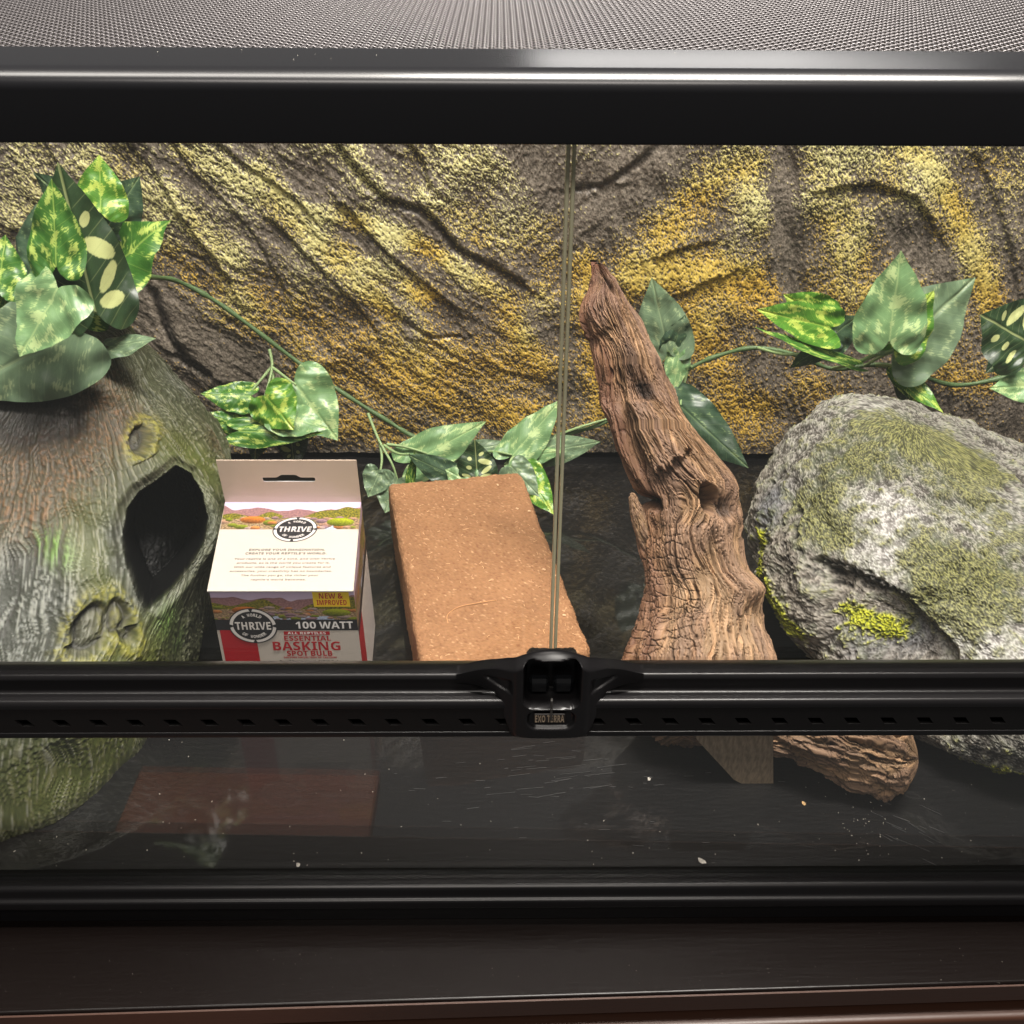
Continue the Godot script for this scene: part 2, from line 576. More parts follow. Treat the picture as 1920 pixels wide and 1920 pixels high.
# ---------------------------------------------------------------- moulded rock background
const WALL_W := 0.94
const WALL_H := 0.385
var cells_x := 420
var cells_y := 162
func stamp(field: PackedFloat32Array, points: Array, width: float, amount: float, offset := 0.0, step := false) -> void:
	# raises (or lowers) the field along a line; with an offset the effect lies to the side of it
	for k in points.size() - 1:
		var a: Vector2 = points[k]
		var b: Vector2 = points[k + 1]
		var reach := width * (4.5 if step else 2.2) + absf(offset)
		var lo := Vector2(minf(a.x, b.x), minf(a.y, b.y)) - Vector2(reach, reach)
		var hi := Vector2(maxf(a.x, b.x), maxf(a.y, b.y)) + Vector2(reach, reach)
		var i0 := clampi(int((lo.x / WALL_W + 0.5) * cells_x), 0, cells_x - 1)
		var i1 := clampi(int((hi.x / WALL_W + 0.5) * cells_x) + 1, 0, cells_x - 1)
		var j0 := clampi(int(lo.y / WALL_H * cells_y), 0, cells_y - 1)
		var j1 := clampi(int(hi.y / WALL_H * cells_y) + 1, 0, cells_y - 1)
		var d := b - a
		var side := Vector2(-d.y, d.x).normalized() * offset
		for j in range(j0, j1 + 1):
			for i in range(i0, i1 + 1):
				var p := Vector2((float(i) / cells_x - 0.5) * WALL_W, float(j) / cells_y * WALL_H) - side
				var t := clampf((p - a).dot(d) / maxf(d.length_squared(), 1e-9), 0, 1)
				var near := p.distance_squared_to(a + d * t)
				var q := near / (width * width)
				if step:
					var off := d.cross(p - a)
					q = sqrt(near) / width if off > 0 else near / 0.000006
				if q < 4.8:
					var v := amount * exp(-q)
					var at := j * cells_x + i
					if amount > 0:
						field[at] = maxf(field[at], v) if field[at] >= 0 else field[at] + v
					else:
						field[at] = minf(field[at], v) if field[at] <= 0 else field[at] + v

func grown(field: PackedFloat32Array, nx: int, ny: int) -> PackedFloat32Array:
	var im := Image.create_from_data(cells_x, cells_y, false, Image.FORMAT_RF, field.to_byte_array())
	im.resize(nx, ny, Image.INTERPOLATE_CUBIC)
	return im.get_data().to_float32_array()

func background_panel() -> void:
	var t := thing("rock_background", "moulded foam rock wall with yellow moss paint along the back of the tank", "background panel", Vector3(0, 0.006, -0.443))
	var cut := PackedFloat32Array()
	cut.resize(cells_x * cells_y)
	var swell := cut.duplicate()
	var moss := cut.duplicate()
	var bare := cut.duplicate()
	# crevices, each with a shelf above its right-hand side
	var lines := [
		[[Vector2(-0.1568, 0.2712), Vector2(-0.1437, 0.2503), Vector2(-0.1253, 0.2286), Vector2(-0.1169, 0.2210), Vector2(-0.0896, 0.2137), Vector2(-0.0659, 0.1854), Vector2(-0.0568, 0.1794), Vector2(-0.0326, 0.1674), Vector2(-0.0135, 0.1551)], 0.0050, 1.0],
		[[Vector2(-0.1022, 0.2688), Vector2(-0.0890, 0.2473), Vector2(-0.0841, 0.2299)], 0.0035, 0.6],
		[[Vector2(-0.2478, 0.2683), Vector2(-0.2162, 0.2414), Vector2(-0.1933, 0.2256), Vector2(-0.1809, 0.2135)], 0.0035, 0.6],
		[[Vector2(-0.3122, 0.2680), Vector2(-0.2888, 0.2360), Vector2(-0.2772, 0.2058), Vector2(-0.2609, 0.1798), Vector2(-0.2471, 0.1546)], 0.0040, 0.7],
		[[Vector2(-0.1520, 0.2176), Vector2(-0.1319, 0.1916), Vector2(-0.1115, 0.1715), Vector2(-0.0880, 0.1514), Vector2(-0.0672, 0.1325)], 0.0035, 0.75],
		[[Vector2(-0.2086, 0.2060), Vector2(-0.1794, 0.1722), Vector2(-0.1556, 0.1459), Vector2(-0.1330, 0.1138)], 0.0035, 0.6],
		[[Vector2(-0.2790, 0.2681), Vector2(-0.2639, 0.2420), Vector2(-0.2396, 0.2173), Vector2(-0.2225, 0.1934), Vector2(-0.2065, 0.1547)], 0.0030, 0.45],
		[[Vector2(-0.3079, 0.1455), Vector2(-0.3034, 0.1182), Vector2(-0.2930, 0.0879), Vector2(-0.2763, 0.0763)], 0.0075, 1.0],
		[[Vector2(-0.1148, 0.1278), Vector2(-0.0896, 0.1092), Vector2(-0.0634, 0.1093)], 0.0030, 0.5],
		[[Vector2(-0.1976, 0.0803), Vector2(-0.1616, 0.0852), Vector2(-0.1276, 0.0606)], 0.0030, 0.4],
		[[Vector2(0.0274, 0.2303), Vector2(0.0483, 0.2324), Vector2(0.0721, 0.2502), Vector2(0.0885, 0.2642)], 0.0045, 0.7],
		[[Vector2(0.2269, 0.2310), Vector2(0.2551, 0.2327), Vector2(0.2863, 0.2239), Vector2(0.3040, 0.2058)], 0.0040, 0.9],
		[[Vector2(0.1036, 0.1799), Vector2(0.1285, 0.1868)], 0.0035, 0.7], [[Vector2(0.1279, 0.1528), Vector2(0.1441, 0.1599)], 0.0035, 0.7],
		[[Vector2(0.3266, 0.2558), Vector2(0.3541, 0.2159), Vector2(0.3772, 0.1736)], 0.0040, 0.5],
		[[Vector2(-0.4064, 0.1971), Vector2(-0.3808, 0.1846), Vector2(-0.3611, 0.1804)], 0.0040, 0.7], [[Vector2(-0.3726, 0.2678), Vector2(-0.3592, 0.2417), Vector2(-0.3636, 0.2055)], 0.0035, 0.5],
	]
	for l in lines:
		stamp(cut, l[0], l[1] * 0.62, l[2])
		stamp(swell, l[0], 0.013, l[2], 0.0, true)
	stamp(swell, [Vector2(0.1811, 0.2699), Vector2(0.1915, 0.2072), Vector2(0.2149, 0.1284)], 0.011, -0.9)
	stamp(bare, [Vector2(0.1796, 0.2699), Vector2(0.1899, 0.2072), Vector2(0.2088, 0.1284)], 0.013, 1.0)
	stamp(bare, [Vector2(-0.1236, 0.2542), Vector2(-0.0941, 0.2063), Vector2(-0.0536, 0.1704), Vector2(-0.0198, 0.1462), Vector2(0.0067, 0.1094)], 0.008, 0.8)
	stamp(bare, [Vector2(-0.0206, 0.2661), Vector2(-0.0005, 0.2469), Vector2(0.0081, 0.2230)], 0.014, 0.9)
	stamp(bare, [Vector2(0.0332, 0.2067), Vector2(0.0567, 0.2272), Vector2(0.0875, 0.2472)], 0.022, 0.8)
	stamp(bare, [Vector2(-0.1176, 0.1549), Vector2(-0.1028, 0.1092)], 0.006, 0.7)
	stamp(bare, [Vector2(-0.1811, 0.2344), Vector2(-0.1521, 0.1978), Vector2(-0.1324, 0.1852)], 0.007, 0.6)
	stamp(bare, [Vector2(-0.3044, 0.1274), Vector2(-0.2597, 0.0802), Vector2(-0.2018, 0.0402)], 0.022, 0.9)
	stamp(bare, [Vector2(0.2850, 0.2075), Vector2(0.3199, 0.1647)], 0.016, 0.8)
	stamp(bare, [Vector2(0.1776, 0.0808), Vector2(0.2548, 0.0508), Vector2(0.4109, 0.0510)], 0.018, 0.6)
	# moss painted on the high places: line, width, strength
	for l in [
		[[Vector2(-0.3752, 0.2571), Vector2(-0.3961, 0.2054)], 0.020, 0.5], [[Vector2(-0.2685, 0.2613), Vector2(-0.2178, 0.2295), Vector2(-0.1846, 0.2011), Vector2(-0.1298, 0.1628), Vector2(-0.0883, 0.1433)], 0.013, 0.75],
		[[Vector2(-0.1832, 0.2143), Vector2(-0.1272, 0.2012), Vector2(-0.0867, 0.1854), Vector2(-0.0453, 0.1595), Vector2(-0.0133, 0.1371)], 0.011, 1.0], [[Vector2(-0.2121, 0.2422), Vector2(-0.1698, 0.1851), Vector2(-0.1309, 0.1459), Vector2(-0.1148, 0.1278)], 0.012, 0.85],
		[[Vector2(-0.2859, 0.2301), Vector2(-0.2665, 0.2017), Vector2(-0.2415, 0.1764)], 0.014, 0.65], [[Vector2(-0.1467, 0.2618), Vector2(-0.1091, 0.2307), Vector2(-0.0612, 0.2064), Vector2(-0.0450, 0.1939)], 0.018, 0.55], [[Vector2(-0.0878, 0.2582), Vector2(-0.0642, 0.2544), Vector2(-0.0324, 0.2428)], 0.022, 0.5],
		[[Vector2(-0.0612, 0.2105), Vector2(-0.0201, 0.1940), Vector2(0.0127, 0.2066)], 0.020, 0.5], [[Vector2(-0.0039, 0.2148), Vector2(0.0113, 0.1813), Vector2(0.0016, 0.1462)], 0.014, 0.5],
		[[Vector2(-0.2501, 0.1457), Vector2(-0.1935, 0.1184), Vector2(-0.1252, 0.0997), Vector2(-0.0550, 0.0853)], 0.034, 0.48], [[Vector2(-0.1807, 0.0705), Vector2(-0.1091, 0.0706), Vector2(-0.0105, 0.0805)], 0.034, 0.6], [[Vector2(-0.0197, 0.1280), Vector2(-0.0015, 0.0805)], 0.018, 0.75], [[Vector2(-0.1261, 0.0852), Vector2(-0.0649, 0.0403), Vector2(-0.0007, 0.0352)], 0.024, 0.7],
		[[Vector2(-0.2201, 0.0402), Vector2(-0.1662, 0.0299), Vector2(-0.1026, 0.0142)], 0.022, 0.55],
		[[Vector2(0.0368, 0.1728), Vector2(0.0462, 0.1094), Vector2(0.0588, 0.0404)], 0.016, 0.85], [[Vector2(0.0817, 0.1642), Vector2(0.1326, 0.1643), Vector2(0.1861, 0.1466)], 0.026, 0.95], [[Vector2(0.0961, 0.1943), Vector2(0.1289, 0.2355), Vector2(0.1671, 0.2514)], 0.024, 0.8],
		[[Vector2(0.1476, 0.2474), Vector2(0.1733, 0.2071)], 0.018, 0.7], [[Vector2(0.1235, 0.1282), Vector2(0.1596, 0.0807), Vector2(0.1835, 0.0353)], 0.026, 0.75], [[Vector2(0.1558, 0.0353), Vector2(0.1914, 0.0457)], 0.020, 0.95], [[Vector2(0.2248, 0.0660), Vector2(0.2548, 0.0508)], 0.020, 0.7],
		[[Vector2(0.2012, 0.2631), Vector2(0.2256, 0.2155), Vector2(0.2484, 0.1820)], 0.026, 0.62], [[Vector2(0.2728, 0.2634), Vector2(0.2943, 0.2479), Vector2(0.3202, 0.2158), Vector2(0.3540, 0.1648), Vector2(0.3696, 0.1379)], 0.012, 1.0], [[Vector2(0.2417, 0.2594), Vector2(0.2690, 0.2439), Vector2(0.3118, 0.1992)], 0.022, 0.6],
		[[Vector2(0.2119, 0.1467), Vector2(0.2550, 0.1468), Vector2(0.2981, 0.1468)], 0.030, 0.5], [[Vector2(0.3296, 0.2597), Vector2(0.3589, 0.2402)], 0.020, 0.5], [[Vector2(0.3509, 0.0711), Vector2(0.3853, 0.0611)], 0.020, 0.6],
		[[Vector2(-0.3407, 0.2534), Vector2(-0.3108, 0.2458), Vector2(-0.2969, 0.2139)], 0.018, 0.55], [[Vector2(-0.2940, 0.1848), Vector2(-0.2742, 0.1545)], 0.020, 0.5],
	]:
		stamp(moss, l[0], l[1], l[2])
	var nx := 1240
	var ny := 480
	cut = grown(cut, nx, ny)
	swell = grown(swell, nx, ny)
	moss = grown(moss, nx, ny)
	bare = grown(bare, nx, ny)
	var strand := nz("wall strand", 1.0, 3)
	var lump := nz("wall lump", 170.0, 3)
	var fine := nz("wall fine", 560.0, 2)
	var crumb := nz("wall crumb", 270.0, 3, FastNoiseLite.TYPE_SIMPLEX_SMOOTH, true)
	var broad := nz("wall broad", 14.0, 2)
	var p := PackedVector3Array()
	var c := PackedColorArray()
	p.resize(nx * ny)
	c.resize(nx * ny)
	var rock_dark := rgb(80, 72, 62)
	var rock_pale := rgb(152, 141, 126)
	var pale := rgb(232, 226, 158)
	var gold := rgb(230, 204, 100)
	var orange := rgb(226, 184, 72)
	for j in ny:
		var y := WALL_H * j / (ny - 1)
		for i in nx:
			var x := WALL_W * (float(i) / (nx - 1) - 0.5)
			var k := j * nx + i
			var lean := clampf((x + 0.02) * 14.0, 0.0, 1.0)
			var across := lerpf(x * 0.64 + y * 0.77, x * 0.95 + y * 0.25, lean)
			var down := lerpf(x * 0.77 - y * 0.64, x * 0.25 - y * 0.95, lean)
			var b := broad.get_noise_2d(x, y)
			var s := strand.get_noise_2d(across * 90.0 + b * 0.4, down * 18.0)
			var l := lump.get_noise_2d(x, y)
			var f := fine.get_noise_2d(x, y)
			var r := crumb.get_noise_2d(x + 3.0, y)
			var cv := cut[k]
			var h := 0.0058 * swell[k] - 0.0058 * cv + 0.0011 * s + 0.0006 * l + 0.00032 * f + 0.003 * b
			var m := 0.86 * moss[k] - 0.55 * bare[k] + 0.12 * s + 0.25 * b - 0.48
			var on := smoothstep(-0.06, 0.12, 0.95 * (r - 0.3) + 0.34 * f + 0.40 * l + m)
			h += on * 0.0005
			p[k] = Vector3(x, y, 0.004 + h)
			var col := rock_dark.lerp(rock_pale, clampf(0.42 + 0.6 * l + 0.9 * f + 0.3 * b + 0.2 * s, 0, 1))
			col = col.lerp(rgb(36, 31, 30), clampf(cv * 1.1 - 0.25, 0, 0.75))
			var hue := clampf((y - 0.09) / 0.16 + 0.6 * b - 0.25 * lean, 0, 1)
			var paint := orange.lerp(gold, clampf(hue * 2.0, 0, 1)).lerp(pale, clampf(hue * 1.6 - 0.55, 0, 0.9))
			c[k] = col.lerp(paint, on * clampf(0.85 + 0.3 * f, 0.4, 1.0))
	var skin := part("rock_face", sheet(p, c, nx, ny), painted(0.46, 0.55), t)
	part("backing", slab(Vector3(WALL_W * 0.96, WALL_H, 0.002), 0.0), plain(rgb(40, 38, 37), 0.8), t, Vector3(0, WALL_H / 2, -0.0078))


# ---------------------------------------------------------------- hollow resin log
func inside(poly: PackedVector2Array, p: Vector2) -> float:
	# signed distance to an outline: positive within
	var best := 1e9
	var n := poly.size()
	for i in n:
		var a := poly[i]
		var d := poly[(i + 1) % n] - a
		var t := clampf((p - a).dot(d) / d.length_squared(), 0, 1)
		best = minf(best, p.distance_squared_to(a + d * t))
	return sqrt(best) * (1.0 if Geometry2D.is_point_in_polygon(p, poly) else -1.0)

func hide_log() -> void:
	var t := thing("log_hide", "hollow grey green resin log cave with dark entrance hole and knots", "reptile hide", Vector3(-0.36, 0, -0.21))
	var rows := [[0.0, -.372, -.19, .140, .184], [.05, -.368, -.20, .142, .165], [.085, -.36, -.225, .148, .138], [.12, -.355, -.24, .130, .105], [.157, -.345, -.26, .092, .07], [.19, -.325, -.28, .048, .042], [.2, -.32, -.285, .010, .010]]
	var at := t.position
	var zh := -0.172
	var hole := PackedVector2Array([Vector2(-0.2207, 0.1467), Vector2(-0.2118, 0.1397), Vector2(-0.2069, 0.1247), Vector2(-0.2067, 0.1074), Vector2(-0.2116, 0.0927), Vector2(-0.2244, 0.0764), Vector2(-0.2383, 0.0639), Vector2(-0.2540, 0.0533), Vector2(-0.2576, 0.0648), Vector2(-0.2609, 0.0855), Vector2(-0.2607, 0.1015), Vector2(-0.2547, 0.1202), Vector2(-0.2464, 0.1300), Vector2(-0.2343, 0.1371)])
	var into := Vector3(-0.30, -0.42, -0.85).normalized()
	var middle := Vector3(-0.2345, 0.0994, -0.1751)
	var knots := [[Vector3(-0.2637, 0.0781, -0.1062), 0.0125, 0.0185, 0.2], [Vector3(-0.2483, 0.0757, -0.1187), 0.0062, 0.0160, -0.25], [Vector3(-0.2552, 0.1375, -0.2144), 0.0070, 0.0160, 0.15]]
	var rust := [[Vector3(-0.3163, 0.1450, -0.1755), 0.030, 1.0], [Vector3(-0.2936, 0.1475, -0.1839), 0.024, 0.8], [Vector3(-0.2778, 0.1585, -0.2105), 0.022, 0.75], [Vector3(-0.2608, 0.1523, -0.2152), 0.016, 0.9], [Vector3(-0.2758, 0.1725, -0.2339), 0.016, 0.6], [Vector3(-0.2237, 0.1164, -0.2593), 0.012, 0.5], [Vector3(-0.3027, 0.1288, -0.1540), 0.022, 0.6]]
	var dark := [[Vector3(-0.3072, 0.1646, -0.2059), 0.024, 1.0], [Vector3(-0.3252, 0.1632, -0.2017), 0.022, 0.8], [Vector3(-0.2884, 0.1586, -0.2035), 0.012, 0.6]]  # shade below the leaf cluster, put into the colour and a dent
	var grey := [[Vector3(-0.3080, 0.1064, -0.1217), 0.030, 1.0], [Vector3(-0.2858, 0.0819, -0.0947), 0.028, 1.0], [Vector3(-0.3038, 0.0807, -0.0870), 0.030, 1.0], [Vector3(-0.2551, 0.1145, -0.1529), 0.010, 0.9], [Vector3(-0.2509, 0.1013, -0.1389), 0.010, 0.9], [Vector3(-0.2410, 0.0865, -0.1274), 0.010, 0.8], [Vector3(-0.2499, 0.1482, -0.2839), 0.016, 0.6], [Vector3(-0.2448, 0.1350, -0.2055), 0.010, 0.3], [Vector3(-0.2863, 0.0602, -0.0663), 0.02, 0.7]]
	var lime := [[Vector3(-0.2899, 0.1171, -0.1409), 0.0085, 1.0], [Vector3(-0.2824, 0.1111, -0.1333), 0.0075, 0.8], [Vector3(-0.2287, 0.0634, -0.1337), 0.012, 0.85], [Vector3(-0.2315, 0.0403, -0.1438), 0.008, 0.6], [Vector3(-0.2777, 0.1863, -0.3001), 0.012, 0.9]]
	var moss := [[Vector3(-0.2617, 0.1039, -0.1354), 0.020, 0.9], [Vector3(-0.2348, 0.1298, -0.2145), 0.020, 0.9], [Vector3(-0.2227, 0.1158, -0.2249), 0.020, 0.6], [Vector3(-0.2589, 0.0746, -0.0985), 0.020, 0.7], [Vector3(-0.2772, 0.1257, -0.1588), 0.02, 0.4], [Vector3(-0.2379, 0.0518, -0.1156), 0.02, 0.7], [Vector3(-0.2766, 0.0250, -0.0486), 0.04, 0.8], [Vector3(-0.2595, 0.0202, -0.0650), 0.03, 0.7]]
	var hair := nz("log hair", 1.0, 3)
	var hair2 := nz("log hair fine", 1.0, 2)
	var pit := nz("log pits", 260.0, 3)
	var broad := nz("log broad", 18.0, 2)
	var nu := 520
	var nv := 460
	var p := PackedVector3Array()
	var c := PackedColorArray()
	p.resize(nu * nv)
	c.resize(nu * nv)
	var olive := rgb(76, 80, 58)
	var deep := rgb(38, 38, 28)
	var ash := rgb(132, 134, 124)
	var straw := rgb(132, 124, 62)
	for j in nv:
		var v := float(j) / (nv - 1)
		var y := 0.2 * (v * 1.04 if v < 0.9 else 0.936 + 0.064 * (v - 0.9) * 10.0)
		y = minf(y, 0.2)
		var cx := table(rows, y, 1)
		var cz := table(rows, y, 2)
		var rx := maxf(table(rows, y, 3), 0.0005)
		var rz := maxf(table(rows, y, 4), 0.0005)
		for i in nu:
			var q := 2.0 * i / (nu - 1) - 1.0
			var a := PI * (0.5 * q + 0.5 * q * q * q) + 0.55
			var s := sin(a)
			var k := cos(a)
			var f := pow(pow(absf(s), 2.5) + pow(absf(k), 2.5), -0.4)
			var out := Vector3(s, 0.25, k).normalized()
			var w := Vector3(cx + rx * s * f, y, cz + rz * k * f)
			var b := broad.get_noise_3d(w.x, w.y, w.z)
			var swirl := a * 0.14 + b * 0.010
			var press := 0.0
			var ring := 0.0
			var pool := 0.0
			for n in knots:
				var d: Vector3 = w - n[0]
				if d.length_squared() < 0.0016:
					var rise := sqrt(d.y * d.y + d.z * d.z) * signf(d.y + 0.0001)
					var e := Vector2((d.x - n[3] * rise) / n[1], rise / n[2])
					var l := e.length()
					pool = maxf(pool, smoothstep(1.0, 0.75, l))
					ring = maxf(ring, exp(-pow((l - 1.15) / 0.28, 2.0)))
					press = maxf(press, smoothstep(1.0, 0.72, l) * (0.75 + 0.25 * cos(l * 9.0)))
					swirl += 0.004 * exp(-l * l / 4.0) * e.x
			var g := hair.get_noise_2d(swirl * 520.0, y * 22.0)
			var g2 := hair2.get_noise_2d(swirl * 1150.0, y * 34.0)
			var pn := pit.get_noise_3d(w.x, w.y, w.z)
			var bark := clampf(b * 2.2 + 0.2, 0, 1)
			var h := 0.006 * b + 0.0009 * g * (1.0 - 0.5 * bark) + 0.0004 * g2 + 0.0011 * pn * bark + 0.0018 * ring - 0.0055 * press
			h += 0.0018 * exp(-pow((y - 0.148 + 0.35 * (w.x + 0.30)) / 0.006, 2.0))
			var shade := Color()
			var high := clampf(0.5 + 0.80 * g + 0.30 * g2, 0, 1)
			shade = deep.lerp(olive, clampf(0.35 + 0.9 * high, 0, 1)).lerp(straw, clampf(high * 1.6 - 1.0, 0, 0.7))
			var am := 0.0
			for n in moss:
				am += n[2] * blob(w, n[0], n[1])
			shade = shade.lerp(rgb(86, 94, 44).lerp(rgb(150, 146, 62), clampf(high * 1.7 - 0.9, 0, 1)), clampf(am, 0, 0.75))
			am = 0.0
			for n in grey:
				am += n[2] * blob(w, n[0], n[1])
			shade = shade.lerp(rgb(56, 58, 52).lerp(rgb(170, 174, 168), clampf(high * 1.4 - 0.65 + 0.6 * pn, 0, 1)), clampf(am * 0.95, 0, 0.85))
			shade = shade.lerp(ash, clampf(high * 2.4 - 1.55, 0, 0.8))
			am = 0.0
			for n in rust:
				am += n[2] * blob(w, n[0], n[1])
			shade = shade.lerp(rgb(72, 60, 46).lerp(rgb(134, 94, 62), smoothstep(-0.2, 0.7, pn + 0.8 * g2)), clampf(am * 0.7, 0, 0.66))
			h += 0.0007 * pn * clampf(am, 0, 1)
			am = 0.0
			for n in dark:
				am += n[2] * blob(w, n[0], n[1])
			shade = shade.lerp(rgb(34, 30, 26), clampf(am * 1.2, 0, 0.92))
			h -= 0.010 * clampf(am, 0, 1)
			am = 0.0
			for n in lime:
				am += n[2] * blob(w, n[0], n[1])
			shade = shade.lerp(rgb(116, 160, 66), clampf(am * (0.05 + 1.4 * (high - 0.35)), 0, 0.72))
			shade = shade.lerp(rgb(150, 146, 60), ring * clampf(0.35 + pn, 0, 0.7))
			shade = shade.lerp(rgb(88, 86, 72), pool * 0.5).lerp(rgb(30, 30, 28), smoothstep(0.75, 1.0, press) * 0.7)
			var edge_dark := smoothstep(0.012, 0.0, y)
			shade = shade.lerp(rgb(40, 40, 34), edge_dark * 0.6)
			w += out * h
			if w.distance_squared_to(middle) < 0.0030:
				var along := (w.z - zh) / into.z
				var flat := w - into * along
				var d := inside(hole, Vector2(flat.x, flat.y))
				if d > -0.012:
					var lip := smoothstep(-0.012, 0.0, d)
					if d <= 0.0:
						w += into * (0.0045 * lip * lip - 0.0022 * exp(-pow((d + 0.006) / 0.003, 2.0)))
						shade = shade.lerp(rgb(126, 128, 120), 0.35 * lip * clampf(high + 0.2, 0, 1))
					else:
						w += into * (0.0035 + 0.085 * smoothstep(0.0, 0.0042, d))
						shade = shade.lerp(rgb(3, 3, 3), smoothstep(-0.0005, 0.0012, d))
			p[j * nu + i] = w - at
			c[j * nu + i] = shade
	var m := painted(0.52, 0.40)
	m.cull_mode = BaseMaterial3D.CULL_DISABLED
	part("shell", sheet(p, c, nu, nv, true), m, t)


# ---------------------------------------------------------------- mossy boulder
func crack_depth(p: Vector3, line: Array, width: float) -> float:
	var best := 1e9
	for k in line.size() - 1:
		var a: Vector3 = line[k]
		var d: Vector3 = line[k + 1] - a
		var t := clampf((p - a).dot(d) / d.length_squared(), 0, 1)
		best = minf(best, p.distance_squared_to(a + d * t))
	return exp(-best / (width * width))

func boulder() -> void:
	var t := thing("boulder", "large round grey resin boulder mottled with green and yellow moss", "boulder", Vector3(0.29, 0, -0.21))
	var at := t.position
	var rows := [[0.0, .305, -.20, .118, .125], [.02, .298, -.20, .135, .14], [.05, .292, -.21, .148, .14], [.08, .288, -.22, .141, .13], [.103, .280, -.235, .116, .108], [.121, .268, -.25, .085, .08], [.133, .255, -.26, .048, .05], [.138, .25, -.265, .0004, .0004]]
	var cracks := [[[Vector3(0.1627, 0.0987, -0.2063), Vector3(0.1592, 0.0906, -0.1815), Vector3(0.1597, 0.0863, -0.1644), Vector3(0.1728, 0.0920, -0.1553), Vector3(0.1875, 0.0939, -0.1402), Vector3(0.2025, 0.0923, -0.1265), Vector3(0.2126, 0.0895, -0.1174)], 0.0013, 0.0035], [[Vector3(0.1585, 0.0855, -0.1656), Vector3(0.1670, 0.0834, -0.1463), Vector3(0.1801, 0.0850, -0.1310), Vector3(0.1946, 0.0807, -0.1137), Vector3(0.2046, 0.0768, -0.1039)], 0.0012, 0.003], [[Vector3(0.1551, 0.0908, -0.2121), Vector3(0.1519, 0.0812, -0.1773), Vector3(0.1555, 0.0715, -0.1512), Vector3(0.1689, 0.0674, -0.1251)], 0.0013, 0.0025], [[Vector3(0.1523, 0.0877, -0.2369), Vector3(0.1585, 0.0953, -0.2453), Vector3(0.1672, 0.1052, -0.2499)], 0.0013, 0.0025]]
	var green := [[Vector3(0.2132, 0.1332, -0.2513), 0.020, 0.7], [Vector3(0.2416, 0.1364, -0.2529), 0.022, 0.8], [Vector3(0.2093, 0.1275, -0.2118), 0.020, 0.6], [Vector3(0.2681, 0.1357, -0.2467), 0.02, 0.9], [Vector3(0.2906, 0.1328, -0.2302), 0.02, 0.9], [Vector3(0.1639, 0.1003, -0.2038), 0.016, 0.5], [Vector3(0.2819, 0.1194, -0.1680), 0.02, 0.6], [Vector3(0.1884, 0.1234, -0.2327), 0.016, 0.7], [Vector3(0.2304, 0.1339, -0.2282), 0.018, 0.7], [Vector3(0.2477, 0.1340, -0.2280), 0.016, 0.7], [Vector3(0.2624, 0.1322, -0.2105), 0.020, 0.8], [Vector3(0.2801, 0.1335, -0.2219), 0.016, 0.8], [Vector3(0.1770, 0.1102, -0.2010), 0.018, 0.8], [Vector3(0.1972, 0.1251, -0.2158), 0.014, 0.6], [Vector3(0.2398, 0.1233, -0.1800), 0.016, 0.5], [Vector3(0.2702, 0.1271, -0.1928), 0.020, 0.8], [Vector3(0.1874, 0.1065, -0.1699), 0.013, 0.6], [Vector3(0.1710, 0.1005, -0.1788), 0.014, 0.7], [Vector3(0.2225, 0.1088, -0.1494), 0.016, 0.9], [Vector3(0.2269, 0.0999, -0.1293), 0.022, 1.0], [Vector3(0.2481, 0.1010, -0.1278), 0.022, 1.0], [Vector3(0.2347, 0.0908, -0.1107), 0.020, 0.9], [Vector3(0.2169, 0.0872, -0.1104), 0.016, 0.7], [Vector3(0.2666, 0.1080, -0.1393), 0.018, 0.6], [Vector3(0.1757, 0.1011, -0.1720), 0.012, 0.6], [Vector3(0.2554, 0.0919, -0.1093), 0.02, 0.6]]
	var acid := [[Vector3(0.1689, 0.0728, -0.1286), 0.0075, 0.9], [Vector3(0.1764, 0.0726, -0.1212), 0.0085, 1.0], [Vector3(0.1848, 0.0722, -0.1119), 0.0095, 1.0], [Vector3(0.1940, 0.0700, -0.1049), 0.009, 0.8], [Vector3(0.1442, 0.0684, -0.2138), 0.0085, 1.5], [Vector3(0.1436, 0.0596, -0.1955), 0.0085, 1.5], [Vector3(0.1457, 0.0522, -0.1764), 0.0085, 1.5], [Vector3(0.1493, 0.0482, -0.1594), 0.0085, 1.5], [Vector3(0.1548, 0.0450, -0.1447), 0.0085, 1.5], [Vector3(0.262, 0.012, -0.078), 0.018, 1.0], [Vector3(0.285, 0.016, -0.075), 0.016, 0.7]]
	var white := [[Vector3(0.2032, 0.1191, -0.1868), 0.016, 0.5], [Vector3(0.2157, 0.1166, -0.1724), 0.020, 0.8], [Vector3(0.1972, 0.1062, -0.1588), 0.018, 0.9], [Vector3(0.2054, 0.0997, -0.1402), 0.016, 0.9], [Vector3(0.2286, 0.1350, -0.2790), 0.016, 0.6], [Vector3(0.2750, 0.1284, -0.1971), 0.010, 0.8], [Vector3(0.2697, 0.1212, -0.1711), 0.022, 0.8], [Vector3(0.2265, 0.0808, -0.0990), 0.022, 0.9], [Vector3(0.2525, 0.0829, -0.0964), 0.026, 0.9], [Vector3(0.1877, 0.1118, -0.1859), 0.016, 0.4], [Vector3(0.2302, 0.1125, -0.1553), 0.012, 0.4], [Vector3(0.2876, 0.1264, -0.1939), 0.02, 0.5]]
	var slate := [[Vector3(0.1487, 0.0829, -0.2178), 0.012, 1.0], [Vector3(0.1557, 0.0917, -0.2305), 0.012, 0.8], [Vector3(0.1452, 0.0740, -0.2120), 0.010, 0.8], [Vector3(0.1785, 0.0614, -0.1103), 0.018, 0.7], [Vector3(0.2040, 0.0714, -0.0985), 0.014, 0.9]]
